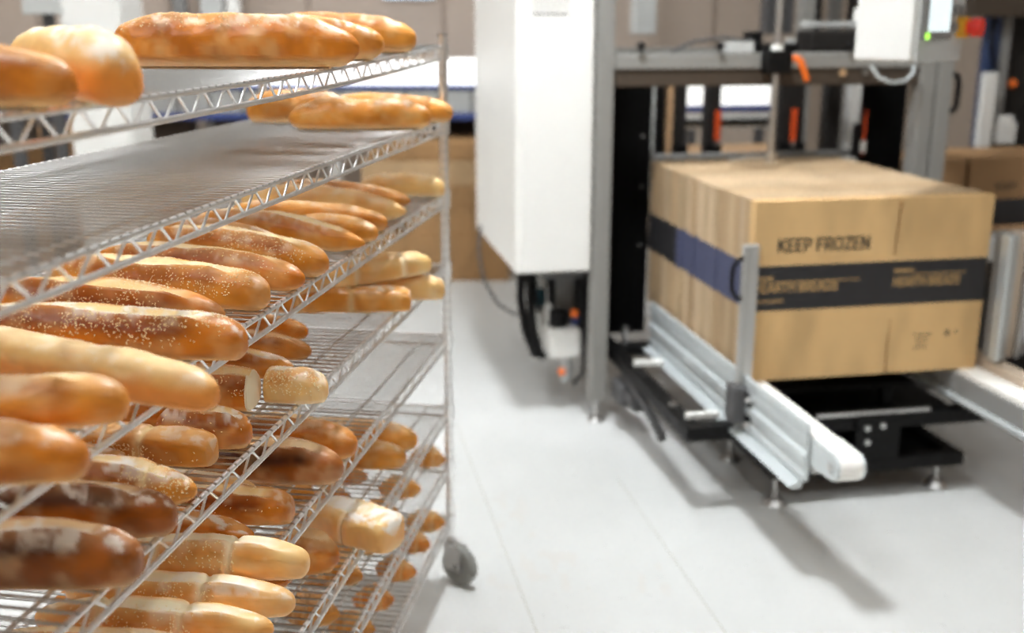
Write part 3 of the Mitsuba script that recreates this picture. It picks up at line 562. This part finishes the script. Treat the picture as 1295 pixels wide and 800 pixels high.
part(mach, 'grey_guard', box(2.05, 2.30, 3.90, 3.92, 0.31, 0.42, 0.004), 'm_panel_grey', M)
part(mach, 'middle_stand', box(2.08, 2.10, 3.84, 3.86, 0.361, 0.44, 0.002), 'm_black', M)
part(mach, 'under_tray', box(1.56, 2.22, 3.50, 4.2, 0.34, 0.36, 0.002), 'm_black', M)
for (x, y) in ((1.63, 3.60), (2.16, 3.60), (1.62, 4.33), (2.16, 4.33)):
    part(mach, 'tray_leg', box(x - .02, x + .02, y - .02 if y < 4 else 4.3, y + .02 if y < 4 else 4.36, 0.24 if y < 4 else 0.3155, 0.3395, 0.0), 'm_black', M)
part(mach, 'under_tray', box(1.56, 2.22, 4.2005, 4.37, 0.34, 0.36, 0.002), 'm_black', M)

# left hand feed conveyor
BZ = 0.468
def conveyor(name, label, x0, x1, y0, y1, guard):
    cv = thing(name, label, 'conveyor')
    th = np.linspace(-np.pi / 2, np.pi / 2, 13); r = 0.042
    loop = [(y1, BZ - 2 * r)] + [(y0 + r + r * -math.cos(t), BZ - r + r * math.sin(t)) for t in th] + [(y1, BZ)]
    part(cv, 'belt', prism_x(loop, x0 + 0.006, x1 - 0.006), 'm_belt', M, 30)
    ends = []
    for xs in (x0 - 0.004, x1 - 0.0055):
        pl = [(y0 + 0.17, BZ - 2 * r - 0.004)] + [(y0 + r + (r - .003) * -math.cos(t), BZ - r + (r - .003) * math.sin(t)) for t in th] + [(y0 + 0.17, BZ - 0.003)]
        part(cv, 'end_plate', prism_x(pl, xs, xs + 0.0095), 'm_plate', M)
        part(cv, 'axle_cap', cyl((xs - 0.006 if xs < x0 else xs + 0.009, y0 + r, BZ - r), (xs - 0.001 if xs < x0 else xs + 0.016, y0 + r, BZ - r), 0.014, 18), 'm_steel', M, 40)
    return cv
cl = conveyor('feed_conveyor', 'white belt conveyor sticking out under the left side of the carton stack', 1.440, 1.522, 2.60, 4.30, True)
# its guide profile along the left side: ribbed aluminium from the end plate to the frame
prof = [(0.0, 0.0), (-0.016, 0.0), (-0.016, 0.02), (-0.008, 0.028), (-0.008, 0.05), (-0.018, 0.058), (-0.018, 0.085), (-0.008, 0.092), (-0.008, 0.118), (-0.014, 0.125), (-0.014, 0.15), (0.0, 0.15)]
part(cl, 'side_profile', prism([(1.4355 + x, 0.325 + z) for x, z in prof], 2.775, 4.30), 'm_plate', M)
part(cl, 'guard_strip', box(1.421, 1.4352, 2.775, 4.30, 0.476, 0.508, 0.003), 'm_plate', M)
part(cl, 'drip_tray', prism([(1.43, 0.292), (1.395, 0.292), (1.385, 0.300), (1.43, 0.322)], 2.80, 4.28), 'm_plate', M)
part(cl, 'belt_bed', box(1.447, 1.515, 2.78, 4.29, 0.345, 0.382, 0.003), 'm_aluminium', M)
for y in (3.0, 3.6, 4.1):
    part(cl, 'bed_bracket', box(1.455, 1.505, y - 0.03, y + 0.03, 0.303, 0.344, 0.003), 'm_aluminium', M)
part(cl, 'leg', box(1.464, 1.496, 3.30, 3.34, 0.3155, 0.3445, 0.002), 'm_black', M)
# right hand feed conveyor
cr = conveyor('feed_conveyor', 'white belt conveyor under the right side of the carton stack', 2.250, 2.352, 2.45, 4.30, False)
part(cr, 'side_profile', box(2.236, 2.2455, 2.46, 4.30, 0.385, 0.458, 0.003), 'm_mid_grey', M)
part(cr, 'lower_lip', box(2.222, 2.2455, 2.46, 4.30, 0.366, 0.384, 0.003), 'm_plate', M)
part(cr, 'belt_bed', box(2.258, 2.344, 2.62, 4.29, 0.340, 0.382, 0.003), 'm_aluminium', M)
part(cr, 'leg', box(2.28, 2.32, 3.30, 3.34, 0.3155, 0.3395, 0.002), 'm_black', M)
part(cr, 'outer_rail', prism([(2.353, 0.46), (2.40, 0.46), (2.40, 0.505), (2.356, 0.495)], 2.62, 4.30), 'm_beige', M)

# vertical guide with its handle, clamped to the left conveyor
gd = thing('guide_post', 'upright aluminium guide post with a black bow handle beside the front carton', 'post')
part(gd, 'profile', cat([box(1.398, 1.412, 3.255, 3.285, 0.42, 0.958, 0.002), box(1.413, 1.4525, 3.262, 3.292, 0.42, 0.958, 0.003)]), 'm_aluminium', M)
part(gd, 'handle', tube([(1.397, 3.27, 0.915), (1.375, 3.268, 0.905), (1.362, 3.266, 0.88), (1.360, 3.266, 0.845), (1.362, 3.266, 0.81), (1.375, 3.268, 0.785), (1.397, 3.27, 0.775)], 0.0075, 10), 'm_black', M, True)
part(gd, 'clamp_block', box(1.372, 1.42, 3.22, 3.30, 0.345, 0.475, 0.006), 'm_dark_grey', M)
part(gd, 'clamp_block', box(1.4205, 1.452, 3.20, 3.25, 0.325, 0.46, 0.004), 'm_black', M)
for z in (0.44, 0.352):
    part(gd, 'pin', cyl((1.415, 3.195, z), (1.475, 3.195, z), 0.008, 14), 'm_steel', M, 40)
    part(gd, 'pin_head', ball((1.412, 3.194, z), 0.0115, 2), 'm_steel', M, 40)
rg = thing('side_guide', 'ribbed aluminium guide panel beside the right edge of the carton stack', 'panel')
for (x0, x1, y, mm) in ((2.345, 2.362, 3.22, 'm_plate'), (2.364, 2.395, 3.235, 'm_aluminium'), (2.397, 2.44, 3.26, 'm_beige'), (2.442, 2.60, 3.24, 'm_aluminium')):
    part(rg, 'rib', box(x0, x1, y, y + 0.05, 0.51, 0.965, 0.003), mm, M)
part(rg, 'back_plate', box(2.362, 2.60, 3.311, 3.325, 0.51, 0.965, 0.002), 'm_aluminium', M)
part(rg, 'bracket', box(2.42, 2.60, 3.15, 3.2, 0.51, 0.54, 0.003), 'm_black', M)
part(rg, 'bracket', box(2.405, 2.60, 3.201, 3.31, 0.47, 0.509, 0.003), 'm_black', M)

# ------------------------------------------------------------------ flat cartons standing in the magazine
CX0, CX1, CZ0, CZ1 = 1.452, 2.322, BZ + 0.0008, 1.096
def carton_outline(j):
    sx = 1.972 + j
    w = 0.004
    return [(CX0 + j, CZ0), (sx - w, CZ0), (sx - w - .004, CZ0 + .10), (sx - w + .004, CZ0 + .198), (sx + w, CZ0 + .198), (sx + w - .004, CZ0 + .10), (sx + w, CZ0), (CX1 + j, CZ0),
            (CX1 + j + .003, CZ1), (sx + 2 * w, CZ1), (sx + w - .009, CZ1 - .198), (sx - w - .009, CZ1 - .198), (sx - w + .002, CZ1), (CX0 + j - .006, CZ1)]
NC, y, rng = 24, 3.300, random.Random(5)
WORDS = ['front', 'second', 'third', 'fourth', 'fifth', 'sixth', 'seventh', 'eighth', 'ninth', 'tenth', 'eleventh', 'twelfth', 'thirteenth', 'fourteenth', 'fifteenth', 'sixteenth', 'seventeenth', 'eighteenth',
         'nineteenth', 'twentieth', 'twenty-first', 'twenty-second', 'twenty-third', 'last']
for i in range(NC):
    t = (4.455 - 3.300) / NC - 0.0012
    j = 0.0 if i == 0 else rng.uniform(-0.0045, 0.0045) + 0.002
    dz = 0 if i == 0 else rng.uniform(-0.004, 0.0015)
    kc = thing('flat_carton', ('front flattened carton of the stack, printed KEEP FROZEN above a dark band' if i == 0 else WORDS[i] + ' flattened carton from the front of the magazine stack'), 'carton', 'flattened cartons in the magazine')
    fr = M.copy()
    body = prism([(x, z if z < 0.8 else z + dz) for x, z in carton_outline(j)], y, y + t)
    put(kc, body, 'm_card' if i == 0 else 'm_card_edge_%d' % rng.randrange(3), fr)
    e = 0.0007
    if i == 0:
        part(kc, 'printed_band', box(CX0 - 0.003, CX1 + e, y - e, y + t + .0002, 0.720, 0.876), 'm_band_front', fr)
        def write(text, x, z, h, m, bold=True, wide=None, d=0.0006, yy=y):
            tm = meshkit.text_mesh(text, h, 0.0006, bold)
            if wide: tm.apply_scale((wide / tm.extents[0], 1, 1))
            tm.apply_translation((-tm.bounds[0][0], 0, 0))
            tm.apply_transform(np.array([[1, 0, 0, x], [0, 0, -1, yy - d], [0, 1, 0, z], [0, 0, 0, 1.0]]))
            return tm
        part(kc, 'lettering', cat([write('KEEP FROZEN', 1.533 + dx_, 0.9225 + dz_, 0.045, 'm_ink', True, 0.335, 0.0) for dx_, dz_ in ((-.0008, 0), (.0012, 0.0006))]), 'm_ink', fr, label='KEEP FROZEN in dark brown capitals')
        part(kc, 'lettering', write('HEARTH BREADS', 1.970, 0.786, 0.032, 'm_gold_print', True, 0.253, e), 'm_gold_print', fr, label='HEARTH BREADS in gold capitals, right half')
        part(kc, 'lettering', write('HEARTH BREADS', 1.456, 0.784, 0.036, 'm_gold_print', True, 0.305, e), 'm_gold_print', fr, label='HEARTH BREADS in gold capitals, left half')
        bars = []
        def tick(x0, x1, z, h, yy):
            x = x0
            while x < x1:
                w = rng.uniform(0.004, 0.008); bars.append(box(x, min(x + w, x1), yy - 0.0006, yy, z, z + h)); x += w + 0.0035
        tick(1.970, 2.044, 0.834, 0.014, y - e); tick(1.458, 1.524, 0.826, 0.014, y - e); tick(1.458, 1.563, 0.748, 0.010, y - e)
        bars.append(box(2.046, 2.244, y - e - .0005, y - e, 0.826, 0.8295)); bars.append(box(1.528, 1.841, y - e - .0005, y - e, 0.8165, 0.82))
        part(kc, 'small_print', cat(bars), 'm_gold_print', fr, kind='stuff')
        bars.clear()
        for q, (a, b) in enumerate(((2.068, 2.135), (2.078, 2.128), (2.083, 2.122), (2.070, 2.122))):
            tick(a, b, 0.603 - q * 0.016, 0.006, y)
        tick(2.190, 2.205, 0.595, 0.022, y); tick(2.228, 2.236, 0.603, 0.012, y)
        part(kc, 'stamp_marks', cat(bars), 'm_ink', fr, kind='stuff')
    else:
        part(kc, 'printed_band', box(CX0 + j - 0.0045, CX0 + j + 0.02, y - .0002, y + t + .0002, 0.716 + rng.uniform(-.002, .002), 0.874 + rng.uniform(-.003, .003)), 'm_band_edge' if i < 16 else 'm_band_front', fr)
    y += t + 0.0012

# ------------------------------------------------------------------ white control cabinet left of the machine, and what hangs under it
cb = thing('control_cabinet', 'tall white steel control cabinet on the left of the machine frame', 'cabinet')
part(cb, 'body', box(0.813, 1.132, 4.235, 5.30, 0.667, 2.30, 0.006), 'm_white', M)
part(cb, 'door', box(0.826, 1.126, 4.210, 4.234, 0.674, 2.29, 0.008), 'm_white', M)
for z in (1.703, 1.723, 1.738, 1.753, 1.768):
    part(cb, 'vent_slit', box(0.872, 1.02, 4.2075, 4.2099, z, z + 0.006), 'm_mid_grey' if z < 1.71 else 'm_offwhite', M)
part(cb, 'bracket', box(0.95, 1.133, 4.32, 5.2, 0.62, 0.6665, 0.004), 'm_dark_grey', M)
ar = thing('air_service_unit', 'white pneumatic air service unit hanging under the white cabinet', 'air unit')
part(ar, 'body', box(0.985, 1.13, 4.34, 4.50, 0.255, 0.385, 0.012), 'm_white', M)
part(ar, 'body', box(0.955, 1.0, 4.505, 4.75, 0.30, 0.42, 0.012), 'm_white', M)
part(ar, 'bowl', cat([cyl((1.08, 4.42, 0.13), (1.08, 4.42, 0.254), 0.024, 20)]), 'm_hose', M, 40)
part(ar, 'bowl', cyl((0.985, 4.62, 0.18), (0.985, 4.62, 0.299), 0.02, 20), 'm_white', M, 40)
part(ar, 'brass_drain', ball((1.045, 4.36, 0.19), 0.018), 'm_orange', M, True)
part(ar, 'regulator', cyl((1.04, 4.42, 0.386), (1.04, 4.42, 0.455), 0.042, 24), 'm_black', M, 40)
part(ar, 'regulator', cyl((1.005, 4.66, 0.421), (1.005, 4.66, 0.52), 0.032, 24), 'm_teal', M, 40)
part(ar, 'pressure_dial', cyl((1.0, 4.60, 0.521), (1.0, 4.60, 0.619), 0.03, 24), 'm_offwhite', M, 40)
part(ar, 'button', ball((1.10, 4.36, 0.455), 0.02), 'm_orange', M, True)
part(ar, 'button', box(1.10, 1.13, 4.40, 4.43, 0.39, 0.43, 0.004), 'm_blue', M)
part(ar, 'bracket', box(1.05, 1.13, 4.503, 4.52, 0.30, 0.6195, 0.002), 'm_mid_grey', M)
part(ar, 'bracket', box(1.01, 1.04, 4.8, 4.9, 0.3, 0.6195, 0.003), 'm_mid_grey', M)
for k_, pts in enumerate([[(0.925, 4.5, 0.62), (0.92, 4.45, 0.5), (0.925, 4.42, 0.38), (0.95, 4.40, 0.27)], [(0.90, 4.55, 0.62), (0.885, 4.5, 0.5), (0.90, 4.45, 0.36), (0.935, 4.42, 0.26), (0.98, 4.42, 0.25)], [(0.93, 4.7, 0.62), (0.91, 4.65, 0.5), (0.925, 4.6, 0.38), (0.96, 4.56, 0.31)],
                          [(1.12, 4.32, 0.62), (1.115, 4.31, 0.5), (1.13, 4.3, 0.36), (1.125, 4.3, 0.2), (1.09, 4.33, 0.14)], [(0.97, 4.6, 0.62), (0.965, 4.57, 0.52), (0.975, 4.55, 0.45), (0.98, 4.53, 0.40)]]):
    part(ar, 'hose', tube(pts, 0.019 if k_ < 2 else 0.013 if k_ < 3 else 0.009, 10), 'm_black', M, True)
wirek = thing('cable', 'thin dark cable drooping behind the white cabinet to the floor', 'cable')
put(wirek, tube([(0.80, 5.1, 0.72), (0.785, 5.05, 0.6), (0.80, 5.0, 0.47), (0.86, 4.95, 0.36), (0.93, 4.9, 0.32), (1.008, 4.86, 0.33)], 0.007, 8), 'm_dark_grey', M, True)

# ------------------------------------------------------------------ swivelling control box with its screen
BX = rotz(49.18, (1.2396, 3.37, 0))                    # x runs along the screen face, y into the box
bx = thing('control_box', 'white and grey operator control box with a lit screen hanging at the upper right', 'control box')
part(bx, 'housing', box(0.0, 0.40, 0.012, 0.20, 1.552, 2.02, 0.008), 'm_offwhite', BX)
part(bx, 'front_plate', box(0.012, 0.40, 0.0, 0.0115, 1.549, 2.02, 0.004), 'm_panel_grey', BX)
part(bx, 'arm', cyl((0.2, 0.11, 2.021), (0.2, 0.11, ZC - 0.002), 0.03, 16), 'm_mid_grey', BX, 40)
part(bx, 'screen_frame', box(0.018, 0.262, -0.012, -0.0002, 1.617, 1.83, 0.006), 'm_mid_grey', BX)
scene['m_screen'] = {'type': 'diffuse', 'reflectance': {'type': 'rgb', 'value': [0.7, 0.78, 0.8]}}
part(bx, 'screen', box(0.050, 0.228, -0.0155, -0.0122, 1.642, 1.80), 'm_screen', BX, emitter={'type': 'area', 'radiance': {'type': 'rgb', 'value': [0.55, 0.65, 0.68]}})
part(bx, 'green_lamp', cyl((0.044, -0.018, 1.628), (0.044, -0.0121, 1.628), 0.011, 16), 'm_green', BX, emitter={'type': 'area', 'radiance': {'type': 'rgb', 'value': [0.5, 1.2, 0.1]}})
for (s_, z) in ((0.29, 1.708), (0.35, 1.709), (0.29, 1.655)):
    part(bx, 'button', cyl((s_, -0.015, z), (s_, -0.0002, z), 0.017, 18), 'm_mid_grey', BX, 40)
es = part(bx, 'emergency_stop', cat([cyl((0.355, -0.075, 1.655), (0.355, -0.045, 1.655), 0.03, 24), cyl((0.355, -0.045, 1.655), (0.355, -0.03, 1.655), 0.022, 20)]), 'm_red', BX, 40)
part(es, 'yellow_collar', cyl((0.355, -0.03, 1.655), (0.355, -0.0002, 1.655), 0.034, 24), 'm_yellow', BX, 40)
cbk = thing('cable', 'curved grey cable hanging from the control box at the right', 'cable')
put(cbk, tube([(0.395, 0.1, 1.70), (0.405, 0.1, 1.70), (0.43, 0.1, 1.66), (0.47, 0.1, 1.60), (0.54, 0.12, 1.57), (0.6, 0.2, 1.58)], 0.008, 8), 'm_dark_grey', BX, True)
# ------------------------------------------------------------------ background along the back of the hall (x, y in the room)
def carton(label, x0, x1, y0, y1, z0, z1, m, frame=WORLD, group=None):
    k = thing('cardboard_box', label, 'box', group)
    part(k, 'body', box(x0, x1, y0, y1, z0, z1, 0.004), m, frame)
    part(k, 'tape', box((x0 + x1) / 2 - .03, (x0 + x1) / 2 + .03, y0 - 0.001, y0, z1 - min(0.14, 0.8 * (z1 - z0)), z1 - 0.002), m, frame)
    return k
carton('brown cardboard box on the floor behind the rack post, lowest of its stack', -1.05, -0.02, 7.05, 7.75, 0.0, 0.31, 'm_card_old')
carton('brown cardboard box second from the floor in the stack behind the rack post', -0.72, -0.02, 7.06, 7.75, 0.3105, 0.50, 'm_card_old')
carton('dull brown cardboard box third from the floor in the stack behind the rack post', -1.0, -0.02, 7.07, 7.75, 0.5005, 0.64, 'm_card_old')
carton('light tan cardboard box fourth from the floor in the stack behind the rack post', -1.0, -0.03, 7.08, 7.75, 0.6405, 0.805, 'm_card_light')
carton('light tan cardboard box topmost in the stack behind the rack post', -0.95, -0.05, 7.10, 7.75, 0.8105, 0.93, 'm_card_old')
pt = thing('plastic_tub', 'white plastic tub on the cardboard stack left of the rack post', 'tub')
put(pt, box(-0.86, -0.66, 7.2, 7.5, 0.9305, 1.05, 0.012), 'm_offwhite')
for i, (x0, x1, y, z0, z1) in enumerate([(-3.25, -2.2, 6.2, 0.0, 0.42), (-3.25, -2.3, 6.21, 0.4205, 0.74), (-3.3, -2.55, 6.22, 0.7405, 1.05)]):
    carton(['wide cardboard box on the floor at the far left under the rack shelves', 'cardboard box in the middle of the far left stack', 'open tan cardboard box topmost at the far left behind the rack'][i], x0, x1, y, y + 0.6, z0, z1, 'm_card_old')
# long conveyor line with a bright lit cover, blue edges
ln = thing('conveyor_line', 'long blue edged conveyor line with a bright white lit cover along the back wall', 'conveyor')
part(ln, 'deck', box(-3.9, 0.6, 7.25, 7.75, 1.06, 1.10, 0.005), 'm_blue')
part(ln, 'side_screen', box(-3.9, 0.6, 7.30, 7.33, 1.101, 1.26, 0.004), 'm_panel_grey')
for x in np.arange(-3.8, 0.6, 0.22):
    part(ln, 'screen_rib', box(x, x + 0.02, 7.285, 7.2995, 1.101, 1.26, 0.002), 'm_mid_grey')
part(ln, 'upper_edge', box(-3.9, 0.6, 7.27, 7.35, 1.2605, 1.285, 0.004), 'm_blue')
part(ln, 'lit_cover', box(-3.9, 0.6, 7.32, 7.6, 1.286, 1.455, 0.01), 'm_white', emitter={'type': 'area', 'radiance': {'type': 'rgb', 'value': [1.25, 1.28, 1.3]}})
for x in (-3.8, -2.95, -2.1, -1.25, 0.3):
    part(ln, 'leg', box(x - .04, x + .04, 7.55, 7.63, 0, 1.0595, 0.004), 'm_offwhite')
part(ln, 'gear_box', box(-2.05, -1.3, 7.4, 7.54, 0.72, 1.0595, 0.01), 'm_brown_dark')
part(ln, 'gear_box', box(-2.85, -2.2, 7.4, 7.54, 0.55, 1.0595, 0.01), 'm_brown_dark')
part(ln, 'gear_box', box(-0.75, -0.05, 7.76, 7.95, 0.9, 1.0595, 0.01), 'm_brown_dark')
# far left: white electrical cabinet with a grey post beside it
wc = thing('electrical_cabinet', 'white electrical cabinet standing at the far left behind the rack', 'cabinet')
part(wc, 'body', box(-2.29, -1.98, 5.60, 5.95, 0.10, 2.2, 0.006), 'm_white')
part(wc, 'door', box(-2.28, -1.99, 5.575, 5.5995, 0.14, 2.18, 0.006), 'm_white')
part(wc, 'plinth', box(-2.27, -2.0, 5.62, 5.93, 0.0, 0.0995), 'm_dark_grey')
gp = thing('steel_stand', 'dark grey steel stand left of the white electrical cabinet', 'stand')
part(gp, 'post', box(-2.38, -2.33, 5.6, 5.65, 0.02, 1.75, 0.004), 'm_dark_grey')
part(gp, 'bracket', box(-2.45, -2.26, 5.54, 5.5745, 1.72, 1.80, 0.006), 'm_panel_grey')
part(gp, 'foot', box(-2.44, -2.30, 5.45, 5.8, 0, 0.0195), 'm_dark_grey')
bt = thing('work_bench', 'grey topped bench at the far left edge behind the rack', 'bench')
part(bt, 'top', box(-3.6, -2.5, 5.45, 5.95, 1.40, 1.44, 0.004), 'm_panel_grey')
for x in (-3.55, -2.56):
    part(bt, 'leg', box(x, x + .05, 5.5, 5.55, 0, 1.3995), 'm_dark_grey')
    part(bt, 'leg', box(x, x + .05, 5.85, 5.9, 0, 1.3995), 'm_dark_grey')
part(bt, 'drawer_block', box(-3.49, -2.565, 5.6, 5.84, 1.05, 1.399, 0.005), 'm_brown_dark')
for i, (x, w, m) in enumerate([(-2.22, 0.16, 'm_panel_grey'), (-2.03, 0.08, 'm_white'), (-2.42, 0.09, 'm_mid_grey')]):
    p = thing('column', ['grey steel column behind the top shelf loaves', 'narrow white column behind the top shelf loaves', 'mid grey pipe column behind the top shelf loaves'][i], 'column')
    put(p, box(x, x + w, 7.9, 8.0, 0, 3.2, 0.006), m)
wl = thing('sign_lamp', 'small blue lit lamp strip high on the back wall', 'lamp')
part(wl, 'case', box(-0.95, -0.55, 8.10, 8.165, 1.86, 2.0, 0.006), 'm_white')
part(wl, 'light', box(-0.93, -0.57, 8.09, 8.0995, 1.87, 1.99), 'm_white', emitter={'type': 'area', 'radiance': {'type': 'rgb', 'value': [0.5, 1.3, 2.2]}})
# behind and right of the carton machine
mx = lambda x, y: tuple((M @ np.array([x, y, 0, 1.0]))[:2])
for (x0, x1, m, lab) in [(1.85, 1.978, 'm_panel_grey', 'pale grey hanging duct above the left end of the machine beam'), (2.644, 2.817, 'm_dark_grey', 'wide dark hanging duct behind the clamped rod'),
                         (2.892, 2.992, 'm_dark', 'narrow dark hanging duct right of the clamped rod'), (3.067, 3.118, 'm_mid_grey', 'thin grey hanging pipe between two dark ducts'), (3.194, 3.40, 'm_dark', 'dark hanging duct left of the control box')]:
    k = thing('hanging_duct', lab, 'duct')
    put(k, box(x0, x1, 6.05, 6.15, 1.62, ZC - 0.002, 0.006), m, M)
ls = thing('lit_screen', 'bright white light box behind the machine opening', 'light box')
part(ls, 'frame', box(2.28, 2.84, 6.35, 6.42, 1.05, 1.45, 0.004), 'm_offwhite', M)
part(ls, 'light', box(2.29, 2.83, 6.34, 6.3495, 1.195, 1.44), 'm_white', M, emitter={'type': 'area', 'radiance': {'type': 'rgb', 'value': [0.85, 0.84, 0.83]}})
part(ls, 'blue_strip', box(2.29, 2.83, 6.335, 6.3495, 1.16, 1.194), 'm_blue', M)
part(ls, 'dark_bar', box(2.20, 2.90, 6.33, 6.3495, 1.075, 1.11), 'm_black', M)
for x in (2.31, 2.76):
    part(ls, 'stand', box(x, x + 0.05, 6.36, 6.41, 0, 1.0495), 'm_dark_grey', M)
tb = thing('roller_table', 'low tan roller table behind the machine opening', 'table')
part(tb, 'top', box(1.7, 2.8, 5.75, 6.2, 0.92, 0.97, 0.004), 'm_wood', M)
for x in (1.74, 2.7):
    part(tb, 'leg', box(x, x + .06, 5.9, 5.96, 0, 0.9195), 'm_dark_grey', M)
for (x0, x1, y, z1, m, lab) in [(2.561, 2.691, 5.6, 1.6, 'm_panel_grey', 'pale grey column seen through the right half of the machine opening'), (2.80, 2.89, 5.6, 1.6, 'm_dark', 'dark column seen near the right end of the machine opening'),
                                (2.93, 3.05, 5.6, 1.6, 'm_offwhite', 'whitish column beside the right black panel of the machine')]:
    k = thing('column', lab, 'column')
    put(k, box(x0 + .04, x1 + .04, y, y + 0.09, 0, z1, 0.006), m, M)
rm = thing('packing_machine', 'dark packing machine with a blue column at the far right edge', 'machine')
part(rm, 'column', box(3.58, 3.655, 5.3, 5.36, 0.75, 2.3, 0.004), 'm_darkblue', M)
part(rm, 'column', box(3.665, 3.72, 5.3, 5.36, 0.75, 2.3, 0.004), 'm_mid_grey', M)
part(rm, 'cover', box(3.79, 4.6, 5.38, 5.46, 0.75, 2.1, 0.01), 'm_dark', M)
part(rm, 'head', box(3.40, 4.6, 5.2, 5.295, 1.71, 1.95, 0.006), 'm_brown_dark', M)
part(rm, 'base', box(3.56, 4.6, 5.25, 5.47, 0.0, 0.7495, 0.01), 'm_dark', M)
part(rm, 'side_plate', box(3.57, 4.6, 5.248, 5.2985, 0.75, 1.17, 0.004), 'm_dark', M)
part(rm, 'meter', box(3.63, 3.745, 5.2, 5.2475, 1.05, 1.165, 0.006), 'm_offwhite', M)
part(rm, 'meter_cap', box(3.645, 3.72, 5.2, 5.2475, 1.1655, 1.2, 0.004), 'm_white', M)
part(rm, 'orange_lamp', ball((3.80, 5.36, 1.36), 0.025), 'm_orange', M, True)
part(rm, 'cable', tube([(3.60, 5.28, 1.70), (3.56, 5.25, 1.6), (3.58, 5.24, 1.5), (3.62, 5.28, 1.42)], 0.01, 8), 'm_black', M, True)
wp = thing('column', 'white painted column left of the packing machine at the right edge', 'column')
put(wp, box(3.486, 3.565, 5.15, 5.19, 0, 1.43, 0.006), 'm_offwhite', M)
pl = thing('pallet', 'wooden pallet stand under the cardboard boxes at the right edge', 'pallet')
part(pl, 'deck', box(2.78, 3.9, 4.55, 5.1, 0.70, 0.73, 0.003), 'm_wood', M)
for x in (2.8, 3.3, 3.82):
    part(pl, 'leg', box(x, x + .06, 4.6, 5.05, 0, 0.6995), 'm_dark_grey', M)
c1 = carton('brown cardboard box beside the right post of the carton machine', 2.80, 3.07, 4.60, 5.0, 0.7305, 1.05, 'm_card_dark', M)
c2 = carton('printed cardboard box at the right edge behind the carton stack', 3.08, 3.9, 4.58, 5.0, 0.7305, 1.06, 'm_card_dark', M)
part(c2, 'printed_band', box(3.079, 3.901, 4.5785, 4.5799, 0.735, 0.86), 'm_band_front', M)
tm = meshkit.text_mesh('KEEP', 0.035, 0.0006, True); tm.apply_translation((-tm.bounds[0][0], 0, 0))
tm.apply_transform(np.array([[1, 0, 0, 3.22], [0, 0, -1, 4.5799], [0, 1, 0, 0.905], [0, 0, 0, 1.0]]))
part(c2, 'lettering', tm, 'm_ink', M, label='KEEP in dark letters')
lr = thing('steel_ledge', 'grey steel ledge under the boxes at the right edge', 'ledge')
put(lr, box(2.72, 3.9, 4.30, 4.5, 0.62, 0.72, 0.006), 'm_aluminium', M)
part(lr, 'leg', box(3.6, 3.7, 4.33, 4.45, 0, 0.6195), 'm_dark_grey', M)
part(lr, 'leg', box(2.75, 2.83, 4.33, 4.45, 0, 0.6195), 'm_dark_grey', M)
